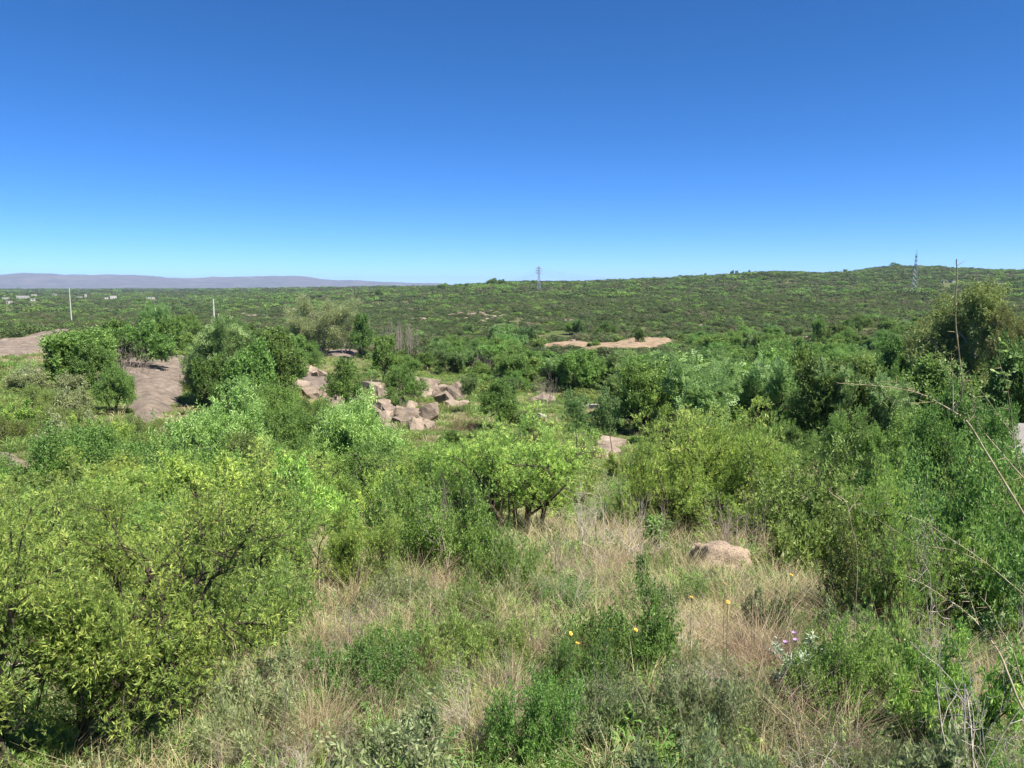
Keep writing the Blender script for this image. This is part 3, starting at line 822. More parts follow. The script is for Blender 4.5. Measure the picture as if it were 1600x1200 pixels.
# ------------------------------------------------------------------ pylons, poles, houses
M_steel = plain('galvanised_steel', (0.42, 0.44, 0.46), 0.5, 0.6)
M_insul = plain('insulator_glass', (0.20, 0.24, 0.26), 0.3)
M_wire = plain('aluminium_wire', (0.30, 0.31, 0.33), 0.5, 0.5)
M_concrete = plain('pale_concrete', (0.50, 0.485, 0.455), 0.85)
def pylon(base, H, rz, label, g=1.0):
    e = link('transmission_tower', None, None, base, label, 'pylon', 'lattice pylons'); e.rotation_euler = (0, 0, rz)
    def hw(z):
        f = z / H
        return H * (0.050 * (1 - f / 0.62) + 0.021) if f < 0.62 else H * (0.021 - 0.006 * (f - 0.62) / 0.3)
    zs = [0, .13, .25, .36, .46, .54, .62, .69, .76, .83, .90]
    for sx in (-1, 1):
        for sy in (-1, 1):
            t = Tubes().add([(sx * hw(f * H), sy * hw(f * H), f * H) for f in zs], H * 0.0050 * g, 4)
            link('leg', t.mesh('leg', M_steel, False), e)
    tb = Tubes(); r = H * 0.0027 * g
    for a, b in zip(zs[:-1], zs[1:]):
        A, B = hw(a * H), hw(b * H); za, zb = a * H, b * H
        for s in (-1, 1):
            for (p0, p1) in (((-A, s * A, za), (B, s * B, zb)), ((A, s * A, za), (-B, s * B, zb)), ((s * A, -A, za), (s * B, B, zb)), ((s * A, A, za), (s * B, -B, zb)),
                             ((-B, s * B, zb), (B, s * B, zb)), ((s * B, -B, zb), (s * B, B, zb))):
                tb.bar(p0, p1, r, 3)
    o = link('lattice', tb.mesh('lattice', M_steel, False), e); o['kind'] = 'stuff'
    pk = Tubes(); w = hw(.9 * H)
    for sx in (-1, 1):
        for sy in (-1, 1): pk.bar((sx * w, sy * w, .9 * H), (0, 0, H), r, 3)
    link('peak', pk.mesh('peak', M_steel, False), e)
    tips = []
    for f in (.66, .75, .84):
        for s in (-1, 1):
            t = Tubes(); z = f * H; w = hw(z); L = H * 0.115
            for sy in (-1, 1):
                t.bar((s * w, sy * w, z), (s * L, 0, z + 0.004 * H), r * 3.6, 4)
                t.bar((s * w, sy * w, z + 0.03 * H), (s * L, 0, z + 0.006 * H), r * 1.6, 3)
                t.bar((s * (w + L) / 2, sy * w / 2, z), (s * (w + L) / 2, sy * w * 0.5, z + 0.016 * H), r, 3)
            c = link('crossarm', t.mesh('crossarm', M_steel, False), e)
            i = Tubes().add([(s * L, 0, z), (s * L, 0, z - 0.036 * H)], [0.13, 0.13], 5)
            link('insulator', i.mesh('insulator', M_insul), c)
            tips.append(Vector((s * L, 0, z - 0.036 * H)))
    from mathutils import Matrix
    mw = Matrix.Translation(Vector(base)) @ Matrix.Rotation(rz, 4, 'Z')
    return [mw @ t for t in tips], mw @ Vector((0, 0, H))
b1 = at(842, 850); H1 = zrow(412, 850, 842) - b1[2]
tips1, pk1 = pylon(b1, H1, math.radians(4), 'lattice pylon with three pairs of arms on the hillside near the centre', 1.5)
b2 = at(1428, 700); H2 = zrow(390, 700, 1428) - b2[2]
tips2, pk2 = pylon(b2, H2, math.radians(62), 'tall narrow lattice pylon seen edge-on at the right', 0.95)
def wire(a, b, sag, label, group):
    t = np.linspace(0, 1, 30)[:, None]
    p = np.array(a)[None] * (1 - t) + np.array(b)[None] * t
    p[:, 2] -= sag * 4 * (t * (1 - t))[:, 0]
    link('power_line', Tubes().add(p - np.array(a), 0.055, 4).mesh('power_line', M_wire), None, a, label, 'wire', group)
for k, t in enumerate(tips1):
    q = at(1085 + 3 * k, 1560); w_ = Vector((q[0], q[1], q[2] + 4 + 3 * (k // 2)))
    wire(t, w_, 12, 'thin power line running right from the central pylon over the ridge', 'wires right of the central pylon')
    q = at(715 + 3 * k, 1500); w_ = Vector((q[0], q[1], q[2] + 3 + 3 * (k // 2)))
    wire(t, w_, 12, 'thin power line running left from the central pylon', 'wires left of the central pylon')

def pole(px, top, base, d, lean, label):
    b = hit(px, base + 4); d = math.hypot(b[0], b[1])
    h = zrow(top, d, px) - b[2]
    e = link('concrete_pole', None, None, b, label, 'pole', 'pale concrete poles')
    e.rotation_euler = (0, lean, 0)
    link('shaft', Tubes().add([(0, 0, -0.5), (0, 0, h * .5), (0, 0, h)], [0.28, 0.23, 0.17], 10).mesh('shaft', M_concrete), e)
    link('cap', Tubes().add([(0, 0, h), (0, 0, h + .06), (0, 0, h + .10)], [0.18, 0.18, 0.02], 10).mesh('cap', M_concrete), e)
    link('collar', Tubes().add([(0, 0, h * .84), (0, 0, h * .86)], [0.21, 0.21], 10).mesh('collar', M_steel), e)
pole(112, 450, 500, 200, 0.0, 'leftmost pale concrete pole above the left rock slab')
pole(336, 468, 522, 170, 0.0, 'pale concrete pole behind the big tree beside the slab')

M_wall = plain('white_wall', (0.46, 0.445, 0.415), 0.8)
M_roofw = plain('pale_roof', (0.42, 0.40, 0.37), 0.7)
M_glass = plain('dark_window', (0.03, 0.035, 0.04), 0.2)
M_tile = plain('red_wall', (0.24, 0.10, 0.07), 0.8)
HOUSES = []
def house(px, py_base, wpx, hpx, d, label, tall=False, wall=M_wall):
    b = hit(px, py_base)
    d = math.hypot(b[0], b[1])
    if d > 3000: d = 1500.0; b = at(px, d)
    w = 0.9 * wpx / FPX * d; h = max(2.6, 0.8 * hpx / FPX * d); dp = min(max(w * 0.7, 3), 8)
    lift = 0.0; HOUSES.append((b[0], b[1], w))
    e = link('house', None, None, b, label, 'house', 'white houses on the far plain' if px < 800 else 'white buildings on the right hillside')
    e.rotation_euler = (0, 0, -azim(px) + rng.uniform(-0.3, 0.3))
    z1 = lift + h
    link('wall', Boxes().add((-w / 2, -dp / 2, -1.0), (w / 2, dp / 2, z1)).mesh('wall', wall), e)
    link('roof', Boxes().add((-w / 2 - .25, -dp / 2 - .25, z1 + .002), (w / 2 + .25, dp / 2 + .25, z1 + .28)).mesh('roof', M_roofw), e)
    n = max(1, int(w / 3.2))
    for k in range(n):
        x = -w / 2 + (k + .5) * w / n
        if k == n // 2 and n > 1:
            link('door', Boxes().add((x - .5, -dp / 2 - .06, lift), (x + .5, -dp / 2 + .02, lift + 2.05)).mesh('door', M_glass), e)
        else:
            link('window', Boxes().add((x - .65, -dp / 2 - .06, lift + 1.0), (x + .65, -dp / 2 + .02, lift + 2.1)).mesh('window', M_glass), e)
house(8, 468, 9, 3, 1150, 'leftmost low white house on the far plain')
house(36, 466, 15, 4, 1150, 'long white house with pale roof on the far left plain')
house(53, 463, 7, 3, 1350, 'small white house just behind the long white house')
house(14, 474, 8, 3, 950, 'nearest small white house at the left edge of the plain')
house(52, 470, 6, 2.5, 1050, 'small white house just below the long white house')
house(85, 461, 5, 2.5, 1400, 'tiny white house left of the left pole')
house(124, 466, 9, 2.5, 1150, 'low white house right of the left pole')
house(134, 464, 2.6, 5, 1200, 'slim white water tower right of the left pole')
house(177, 467, 9, 5, 1100, 'bright white two-window house on the plain between the poles')
house(166, 467, 5, 2.5, 1120, 'small shed left of the bright white house')
house(235, 467, 13, 3, 1100, 'long low white house left of the second pole')
house(1561, 446, 7, 6, 1150, 'white cube house on the right hillside')
house(1547, 442, 12, 2.5, 1250, 'low pale building left of the white cube house')
house(1473, 443, 3, 4, 1150, 'tiny white tower on the right hillside')
house(1485, 442, 6, 2, 1180, 'tiny low building right of the small white tower')

# shed at the right edge
sb = at(1668, 34); top_z = zrow(676, 34, 1600)
sh = link('shed', None, None, (sb[0], sb[1], sb[2]), 'low shed with pale roof and red wall cut by the right edge', 'shed')
sh.rotation_euler = (0, 0, -azim(1640) + 0.1)
zt = top_z - sb[2]
sl = Boxes()
V = [(-2.0, -1.9, zt - .62), (3.0, -1.9, zt - .62), (3.0, 2.0, zt), (-2.0, 2.0, zt), (-2.0, -1.9, zt - .54), (3.0, -1.9, zt - .54), (3.0, 2.0, zt + .08), (-2.0, 2.0, zt + .08)]
link('roof', build_mesh('roof', V, [(0,3,2,1),(4,5,6,7),(0,1,5,4),(1,2,6,5),(2,3,7,6),(3,0,4,7)], plain('pale_sheet', (0.24, 0.22, 0.195), 0.6)), sh)
link('wall', Boxes().add((-1.7, -1.55, -0.6), (2.8, 1.7, zt - .66)).mesh('wall', M_tile), sh)
link('window_band', Boxes().add((-1.6, -1.60, zt - 1.05), (2.7, -1.56, zt - .70)).mesh('window_band', M_glass), sh)
link('lintel', Boxes().add((-1.75, -1.66, zt - 1.12), (2.85, -1.57, zt - 1.06)).mesh('lintel', M_wall), sh)
link('sill', Boxes().add((-1.75, -1.66, zt - 1.30), (2.85, -1.57, zt - 1.25)).mesh('sill', M_wall), sh)
# ------------------------------------------------------------------ trees and big bushes, one by one
BT = ('trunk', 'crown'); BB = ('branches', 'foliage')
def tree(key, px, top, d, w, label, **kw): return P(key, px, top, d, w, 'tree', label, 'tree', parts=BT, **kw)
def bush(key, px, top, d, w, label, **kw): return P(key, px, top, d, w, 'bush', label, 'bush', parts=BB, **kw)
def dry(key, px, top, d, w, label, **kw): return P(key, px, top, d, w, 'dry_shrub', label, 'dry shrub', **kw)

# left: round the slabs
tree('broad', 128, 522, 82, 105, 'bushy dark green tree standing left of the large bare rock slab', var=1)
tree('broad', 106, 556, 82, 46, 'low dark green tree at the left foot of the bushy tree by the slab', var=2)
tree('bright', 178, 574, 66, 52, 'small yellow-green tree in front of the large bare rock slab', var=0)
tree('broad', 158, 545, 78, 60, 'dark tree between the bushy tree and the small yellow-green tree', var=3)
dry('brush', 196, 522, 98, 74, 'grey leafless shrub behind the top of the large rock slab', var=0)
dry('brush', 48, 553, 88, 26, 'small grey leafless shrub at the right end of the left rock slab', var=1)
tree('broad', 228, 508, 108, 80, 'green tree behind the grey leafless shrub', var=3)
tree('broad', 190, 508, 112, 80, 'dark green tree up behind the grey leafless shrub, left one', var=2)
tree('feather_tree', 256, 476, 132, 50, 'tall narrow dark tree rising above the trees between the poles', var=0)
tree('broad', 265, 500, 128, 55, 'dark tree at the foot of the tall narrow tree', var=1)
tree('feather_tree', 354, 503, 74, 118, 'big round green tree at the right of the large rock slab', var=1)
tree('broad', 318, 562, 66, 50, 'dark low tree overhanging the right side of the large rock slab', var=0)
tree('broad', 425, 520, 84, 95, 'green tree right of the big round tree beside the slab', var=1)
tree('broad', 385, 545, 70, 80, 'dark tree in front of the big round tree beside the slab', var=2)
tree('willow', 345, 612, 33, 150, 'pale green leafy tree in front of the slab, tips catching the sun', var=0)
tree('fine_tree', 428, 600, 44, 90, 'dark green tree behind the pale windblown tree', var=0)
tree('fine_tree', 468, 640, 38, 120, 'dark shaded tree between two pale leafy trees', var=2)
tree('willow', 548, 632, 33, 130, 'pale windblown tree with drooping silvery sprays below the rock pile', var=1)
tree('fine_tree', 130, 668, 25, 170, 'dark small-leaved spreading tree behind the yellow-green bush at left', var=2)
tree('broad', 455, 548, 92, 60, 'green tree above the flat rock ledge', var=3)
# centre: outcrop and valley
tree('slender', 545, 563, 66, 58, 'slender dark tree with thin forked trunks on the rock outcrop', var=1)
tree('broad', 597, 528, 104, 46, 'round dark tree on the rock shelf with a short pale trunk', var=0)
tree('bright', 620, 575, 78, 92, 'spreading bright green tree above the lower rock pile', var=1)
tree('fan', 505, 470, 172, 92, 'grey-green fan-shaped tree with upright branches, left of the dead trunks', var=0)
tree('fan', 540, 488, 176, 60, 'smaller grey-green upright tree beside the fan-shaped tree', var=0, rot=2.0)
tree('broad', 562, 494, 165, 38, 'dark conical tree between the fan-shaped tree and the dead trunks', var=0)
tree('slender', 735, 588, 72, 52, 'slender green tree right of the egg-shaped boulder', var=0)
tree('slender', 782, 596, 60, 66, 'dark small-leaved tree left of the grass clearing', var=1)
tree('broad', 892, 552, 100, 62, 'rounded dark tree with deep shade behind the grass clearing', var=3)
tree('broad', 858, 562, 108, 50, 'green tree left of the rounded dark tree behind the clearing', var=1)
dry('brush', 852, 575, 84, 40, 'reddish thin shrub at the back of the grass clearing', var=1)
dry('brush', 752, 538, 120, 30, 'pinkish grey leafless tree among green trees in the valley', var=0)
tree('slender', 900, 612, 46, 76, 'dark fine-leaved tree in front of the grass clearing', var=0, rot=1.0)
tree('slender', 957, 612, 43, 74, 'small tree with a thin bare trunk beside the dark brown rock', var=0)
tree('feather_tree', 1080, 566, 58, 190, 'large soft grey-green tree behind the yellow-green bush', var=0)
tree('broad', 1000, 572, 62, 90, 'dark tree left of the large soft grey-green tree', var=1)
tree('broad', 1290, 572, 56, 120, 'large dark green tree with black shade on its left side', var=1)
tree('feather_tree', 1345, 585, 54, 110, 'grey-green tree joined to the right of the large dark tree', var=1)
tree('broad', 1205, 560, 66, 100, 'green tree between the grey-green tree and the large dark tree', var=2)
tree('broad', 1412, 538, 86, 62, 'flat-topped dark tree left of the olive eucalyptus', var=3)
tree('euc', 1500, 455, 72, 112, 'tall olive-brown eucalyptus with a pale trunk at the right', var=0, rot=0.6)
tree('euc', 1442, 508, 78, 44, 'lower olive tree at the left foot of the tall eucalyptus', var=0, rot=2.6)
tree('euc', 1558, 492, 70, 60, 'olive tree joined to the right of the tall eucalyptus', var=0, rot=4.1)
tree('broad', 1585, 545, 60, 70, 'very dark tree at the right edge below the eucalyptus', var=1)
tree('broad', 1640, 520, 64, 110, 'dark tree cut by the right edge', var=2)
tree('bright', 1490, 622, 27, 120, 'bright leafy tree behind the bare thorny stems at right', var=0)
tree('bright', 1400, 652, 30, 120, 'bright green leafy tree left of the bare thorny stems', var=1)
tree('bright', 1560, 640, 30, 90, 'yellow-green tree just left of the shed', var=1)
tree('fine_tree', 1330, 640, 38, 90, 'green tree in front of the large dark tree with the shade', var=3)
dry('redbrush', 730, 644, 60, 72, 'low heap of cut purple-brown branches in the grass', var=0)
# the middle distance above
tree('broad', 800, 468, 480, 26, 'lone dark tree with a black shadow on the central hillside', var=3)
tree('broad', 1278, 500, 215, 22, 'dark bush-like tree alone on the lower right hillside', var=1)
tree('broad', 1320, 502, 230, 18, 'second small dark tree on the lower right hillside', var=2)
tree('broad', 998, 515, 205, 18, 'small dark tree just above the red earth bank', var=1)
tree('broad', 928, 533, 190, 20, 'dark little tree standing in the red earth bank gap', var=2)

# skyline trees
for px, top, base, d, w, lab in [
    (691, 443, 449, 1000, 15, 'dark round tree on the left part of the ridge skyline'),
    (592, 452, 459, 900, 14, 'dark tree on the ridge slope left of the skyline'),
    (728, 443, 447, 1000, 6, 'tiny tree on the skyline between two dark clumps'),
    (768, 436, 442, 1020, 18, 'left half of the dark tree clump on the skyline left of the central pylon'),
    (784, 437, 442, 1030, 16, 'right half of the dark tree clump on the skyline left of the central pylon'),
    (834, 438, 442, 1080, 10, 'small dark trees on the skyline behind the central pylon'),
    (905, 438, 441, 1100, 5, 'tiny tree on the skyline right of the central pylon'),
    (1013, 434, 439, 1150, 9, 'spreading tree on the skyline above the red earth bank'),
    (1047, 436, 441, 1100, 18, 'wide dark thicket on the ridge in the centre right'),
    (1101, 427, 431, 1250, 5, 'first small tree on the rising right skyline'),
    (1143, 423, 428, 1280, 5, 'second small tree on the rising right skyline'),
    (1150, 423, 428, 1280, 6, 'third small tree on the rising right skyline'),
    (1171, 422, 427, 1290, 5, 'fourth small tree on the rising right skyline'),
    (1320, 421, 428, 1450, 6, 'skyline tree left of the dome hill'),
    (1308, 424, 428, 1450, 4, 'tiny skyline tree left of the skyline tree by the dome hill')]:
    b = at(px, d); z0 = zrow(base, d, px)
    h = max(zrow(top, d, px) - min(z0, b[2] + 2), 2.5)
    e = put_plant('broad', 'tree', b, h if zrow(top, d, px) - b[2] < 2 else zrow(top, d, px) - b[2], w / FPX * d, lab, 'tree', 'small trees along the skyline', parts=BT)

# dead trunks in the valley
for k in range(26):
    px = 603 + 50 * rng.random() ** 0.8; d = rng.uniform(160, 180)
    b = at(px, d); h = zrow(rng.uniform(494, 512), d, px) - b[2]
    put_plant('dead', 'dead_tree', b, h, h * 0.16, 'bare pale dead trunk in the grey stand in the valley', 'dead tree', 'stand of dead pale trunks')
for k in range(7):
    px = 570 + 14 * k; d = 182
    b = at(px, d); h = zrow(rng.uniform(494, 505), d, px) - b[2]
    put_plant('dead', 'dead_tree', b, h, h * 0.16, 'bare pale dead trunk in the grey stand in the valley', 'dead tree', 'stand of dead pale trunks')

K_('herb_bush', [shrub(341, M_greygreen, T_fasc5, 0.048, 12, 14, 0.5, lean=0.9), shrub(342, M_grass, T_fasc5, 0.048, 12, 14, 0.5, lean=0.9)])
# ------------------------------------------------------------------ foreground bushes
bush('front_acacia', 95, 778, 5.6, 560, 'big feathery yellow-green thorn bush filling the lower left corner', rot=0.8)
bush('acacia', 300, 800, 8.2, 300, 'yellow-green feathery bush right behind the big corner bush', var=0, rot=2.0)
bush('acacia', 455, 738, 9.8, 210, 'yellow-green feathery bush with dark stems left of centre', var=1, rot=0.3)
bush('acacia', 20, 765, 10.0, 260, 'feathery bush at the left edge behind the corner bush', var=2, rot=1.0)
bush('acacia', 210, 775, 12.0, 220, 'feathery yellow-green bush behind the corner bush', var=0, rot=4.0)
bush('acacia', 820, 655, 15.0, 210, 'tall yellow-green feathery bush with dark trunk at the centre', var=2, rot=2.7)
bush('acacia', 745, 700, 15.5, 150, 'green feathery bush left of the tall central bush', var=1, rot=5.0)
bush('dark_shrub', 700, 768, 9.6, 150, 'dark green leafy bush with shade beneath, left of centre', var=0)
bush('dark_shrub', 625, 748, 11.0, 120, 'dark twiggy bush between two yellow-green bushes', var=1)
bush('acacia', 1095, 632, 18.0, 200, 'large golden-green feathery bush right of centre', var=2, rot=0.9)
bush('acacia', 1150, 660, 17.0, 150, 'golden-green bush joined to the right of the large golden bush', var=0, rot=3.3)
bush('acacia', 1030, 672, 16.5, 120, 'golden-green bush joined to the left of the large golden bush', var=1, rot=1.3)
bush('shrub', 1265, 695, 15.5, 190, 'olive green low bush right of the golden bush', var=0)
bush('acacia', 1365, 712, 14.0, 130, 'dull green bush in front of the bright leafy tree', var=1)
bush('acacia', 1400, 705, 15.0, 110, 'yellow-green feathery bush behind the pale catkin twigs', var=1)
bush('shrub', 1275, 800, 12.5, 130, 'fine-twigged green bush right of the foreground boulder', var=2)
bush('acacia', 1560, 720, 11.5, 140, 'feathery bush at the right edge behind the bare stems', var=0)
dry('palebrush', 1470, 800, 8.5, 120, 'sparse pale twigs at the right behind the bare stems', var=0)
bush('acacia_mid', 1500, 830, 8.8, 110, 'small yellow-green feathery bush at the right behind the bare stems', var=0)
dry('palebrush', 1585, 900, 6.0, 120, 'sparse pale twig bush at the right edge', var=1)
bush('leafy_shrub', 1552, 740, 9.5, 40, 'small leafy bush at the right edge in front of the shed', var=0)
dry('palebrush', 930, 745, 12.0, 150, 'tangle of pale bare twigs at the centre', var=0)
dry('palebrush', 990, 760, 11.0, 140, 'tangle of pale bare twigs under the golden bush', var=1)
dry('brush', 880, 800, 10.0, 120, 'low brown twig tangle at the foot of the central bush', var=0)
dry('brush', 1150, 760, 13.0, 160, 'grey-brown twigs under the right side of the golden bush', var=1)
dry('brush', 1430, 750, 11.0, 120, 'grey dead twigs left of the bare thorny stems', var=0)
dry('brush', 700, 745, 14.0, 110, 'grey dead twigs between dark bush and central bush', var=1)
bush('leafy_shrub', 985, 905, 6.0, 130, 'dark leafy low bush in the grass left of the boulder', var=1)
bush('leafy_shrub', 830, 1058, 4.3, 140, 'glossy dark green low plant at the bottom centre', var=0)
bush('herb_bush', 905, 1000, 5.2, 120, 'fine grey-green bushlet with yellow flowers beside it', var=1)
bush('herb_bush', 1085, 1068, 4.6, 130, 'fine-leaved grey-green bushlet right of the yellow flowers', var=0)

bush('acacia', 575, 800, 8.8, 130, 'small feathery bush above the pale tussocks left of centre', var=0, rot=1.1)
bush('herb_bush', 790, 838, 8.6, 130, 'fine-leaved low bush below the dark leafy bush', var=1)
bush('shrub', 1335, 822, 8.6, 130, 'dull green low bush between the boulder and the pale twigs', var=0)
bush('acacia', 1425, 790, 8.4, 120, 'yellow-green feathery low bush left of the pale twigs at right', var=1, rot=2.2)
bush('acacia_mid', 1500, 990, 5.4, 80, 'small feathery low bush under the bare thorny stems', var=0)
bush('herb_bush', 1385, 965, 6.2, 80, 'fine green low bush left of the bare thorny stems', var=1)
bush('dark_shrub', 1290, 985, 5.6, 60, 'dark leafy low bush behind the silvery plant', var=1)
bush('herb_bush', 420, 880, 7.2, 120, 'fresh green low bush at the right side of the corner bush', var=1)
dry('brush', 560, 905, 6.6, 120, 'brown twig tangle left of the straw-coloured tussocks', var=0)
dry('palebrush', 700, 905, 7.0, 130, 'pale twig tangle below the dark leafy bush', var=1)
dry('palebrush', 880, 885, 7.6, 120, 'pale twig tangle left of the greyish stone', var=0)
dry('palebrush', 1555, 985, 4.6, 110, 'low pale twig tangle behind the bare thorny stems', var=1)
# ------------------------------------------------------------------ bushes and trees that fill the middle ground
def clear_of(x, y, rad, pad=1.0):
    for p in BARE:
        if float(sdist(p, np.array([x]), np.array([y]))[0]) > -rad * 0.7 * pad: return False
    for (tx, ty, tr) in TREES:
        if (tx - x) ** 2 + (ty - y) ** 2 < (0.62 * (tr + rad)) ** 2: return False
    return True
LANDMARKS = [(950, 200, 'red earth bank'), (1500, 72, 'tall eucalyptus'), (1290, 56, 'black-shaded large tree'), (1080, 58, 'large soft grey-green tree'),
  (850, 80, 'grass clearing'), (1095, 18, 'large golden-green bush'), (892, 105, 'rounded dark tree'), (690, 75, 'upper boulder group'), (630, 65, 'lower rock pile'),
  (625, 170, 'dead pale trunks'), (505, 172, 'grey-green fan-shaped tree'), (230, 80, 'large rock slab'), (50, 115, 'left rock slab'), (345, 74, 'big round tree'),
  (548, 33, 'pale windblown tree'), (500, 78, 'flat rock ledge'), (1412, 86, 'flat-topped dark tree'), (1595, 34, 'pale-roofed shed'), (820, 15, 'tall central bush'),
  (690, 11.5, 'dark leafy bush'), (957, 43, 'thin-trunked tree'), (20, 33, 'smooth rock hump'), (345, 33, 'pale leafy tree'), (1278, 215, 'lone lower hillside tree'),
  (597, 104, 'round shelf tree'), (1490, 27, 'bright leafy tree'), (730, 60, 'heap of cut branches'), (256, 132, 'tall narrow tree'), (130, 25, 'dark spreading tree')]
LOOK = {'broad': 'dark green', 'feather_tree': 'soft grey-green', 'bright': 'bright green', 'shrub': 'olive green', 'acacia_mid': 'yellow-green feathery', 'acacia': 'fine yellow-green',
        'grey_shrub': 'grey-green twiggy', 'dark_shrub': 'deep green', 'leafy_shrub': 'leafy bright green', 'slender': 'fine-leaved', 'herb_bush': 'feathery grey-green', 'palebrush': 'pale leafless', 'low_leafy': 'small-leaved green', 'brush': 'brown leafless', 'tussock': 'straw-coloured', 'red_tussock': 'reddish brown'}
USED = {}
def own_label(look, name, size, px, d, group):
    near_ = sorted(LANDMARKS, key=lambda q: ((q[0] - px) / 90.0) ** 2 + (math.log(d / q[1]) / 0.22) ** 2)
    first = None
    for q in near_[:4]:
        rel = []
        if d > q[1] * 1.1: rel.append('behind')
        elif d < q[1] / 1.1: rel.append('in front of')
        dx = px - q[0]
        if abs(dx) > 45 or not rel:
            far = 'far ' if abs(dx) > 170 else ''
            rel.append((far + 'left of') if dx < 0 else (far + 'right of'))
        lab = '%s %s %s %s the %s' % (size, look, name, (' and ' if 'in front of' not in rel else ', ').join(rel).replace('in front of, ', 'before and '), q[2])
        first = first or lab
        if lab not in USED:
            USED[lab] = group; return lab
    if USED.get(first) == group: return first
    return first.replace(size, size + ' spreading', 1)
def fill(n, x0, x1, d0, d1, keys, hr, wr, name, label, cat, group, parts=BT, avoid=()):
    got = 0
    for _ in range(n * 14):
        if got >= n: break
        px = rng.uniform(x0, x1); d = math.exp(rng.uniform(math.log(d0), math.log(d1)))
        b = at(px, d); h = rng.uniform(*hr); w = h * rng.uniform(*wr)
        if not clear_of(b[0], b[1], w * 0.4): continue
        bad = False
        for (ax, ay, aw, ah) in avoid:       # keep sight lines to low things open
            v = b.copy(); v[2] += h
            yy = 600 - FPX * (v[1] * SP + v[2] * CP) / (v[1] * CP - v[2] * SP)
            xx = 800 + FPX * v[0] / (v[1] * CP - v[2] * SP)
            yb = 600 - FPX * (b[1] * SP + b[2] * CP) / (b[1] * CP - b[2] * SP)
            ww = w / d * FPX * 0.5
            if xx + ww > ax and xx - ww < ax + aw and yy < ay + ah and yb > ay: bad = True; break
        if bad: continue
        TREES.append((b[0], b[1], w * 0.4))
        key = keys[rng.integers(len(keys))]
        lab = own_label(LOOK[key], name, 'tall' if h > hr[0] + .7 * (hr[1] - hr[0]) else ('low' if h < hr[0] + .3 * (hr[1] - hr[0]) else 'middling'), px, d, group)
        put_plant(key, name, b, h, w, lab, cat, group, parts=parts)
        got += 1
OPEN = [(455, 575, 80, 35), (550, 595, 140, 78), (640, 585, 85, 48), (175, 560, 110, 90), (0, 515, 120, 42), (850, 532, 200, 16),
        (700, 615, 70, 30), (820, 615, 60, 35), (920, 680, 60, 30), (0, 700, 60, 32), (705, 640, 60, 30), (590, 500, 70, 50), (900, 625, 45, 18), (505, 546, 80, 14)]
fill(120, 850, 1760, 62, 175, ['broad', 'broad', 'feather_tree', 'bright', 'broad'], (3.8, 6.8), (1.15, 1.75), 'tree',
     'green tree in the dense wood on the valley floor at right', 'tree', 'wood on the right valley floor', avoid=OPEN)
fill(120, 270, 860, 88, 225, ['broad', 'broad', 'feather_tree', 'bright'], (2.2, 5.0), (1.0, 1.5), 'tree',
     'green tree in the valley between the rock outcrop and the hillside', 'tree', 'trees in the central valley', avoid=OPEN)
fill(60, 560, 1500, 165, 270, ['broad', 'feather_tree', 'bright'], (2.6, 5.2), (1.1, 1.6), 'tree',
     'green tree along the foot of the far hillside', 'tree', 'trees at the foot of the hillside', avoid=OPEN)
fill(60, -120, 300, 26, 95, ['shrub', 'shrub', 'acacia_mid', 'grey_shrub'], (1.0, 2.0), (1.3, 2.0), 'bush',
     'low olive shrub on the rocky slope at left', 'bush', 'low shrubs on the left slope', BB, avoid=OPEN)
fill(46, 280, 820, 45, 100, ['shrub', 'dark_shrub', 'leafy_shrub', 'acacia_mid'], (0.8, 1.7), (1.2, 1.9), 'bush',
     'low green bush around the rock outcrop', 'bush', 'low bushes around the rock outcrop', BB, avoid=OPEN)
fill(44, 700, 1600, 36, 75, ['shrub', 'slender', 'leafy_shrub', 'dark_shrub', 'bright'], (1.2, 2.8), (1.0, 1.5), 'bush',
     'green bush behind the golden-green foreground bushes', 'bush', 'bushes behind the foreground bushes', BB, avoid=OPEN)
fill(62, -150, 1240, 15, 42, ['acacia_mid', 'acacia', 'shrub', 'leafy_shrub', 'acacia', 'acacia_mid', 'dark_shrub'], (1.2, 2.3), (1.2, 1.7), 'bush',
     'green or yellow-green bush on the slope below the foreground', 'bush', 'bushes on the near slope', BB, avoid=OPEN)
fill(26, 1240, 1750, 15, 42, ['acacia_mid', 'acacia', 'shrub', 'acacia', 'palebrush', 'acacia_mid', 'grey_shrub'], (0.8, 1.5), (1.2, 1.7), 'bush',
     'green or yellow-green bush on the slope below the foreground', 'bush', 'bushes on the near slope', BB, avoid=OPEN)
LANDMARKS += [(1130, 9.5, 'pink boulder'), (1248, 5, 'silvery plant'), (95, 5.6, 'big corner bush'), (830, 4.3, 'glossy dark plant'), (500, 4.8, 'pale fallen branch'), (985, 6, 'dark leafy low bush'),
  (930, 12, 'central twig tangle'), (455, 11.5, 'dark-stemmed feathery bush'), (1560, 3.5, 'bare thorny stems'), (640, 7, 'straw-coloured tussock')]
K_('low_leafy', [shrub(351, M_herb, T_leaf, 0.062, 12, 9, 0.5, (4, 4)), shrub(352, M_bright, T_leaf, 0.058, 12, 10, 0.5, (4, 4))])
TREES_KEEP = list(TREES); TREES[:] = [t for t in TREES if t[1] > 12 or t[0] < -1.5]
fill(190, 340, 1650, 3.4, 11.5, ['herb_bush', 'low_leafy', 'grey_shrub', 'palebrush', 'brush', 'palebrush', 'brush', 'herb_bush'], (0.18, 0.58), (0.9, 1.5), 'weed',
     '', 'weed', 'weeds in the foreground grass', BB)
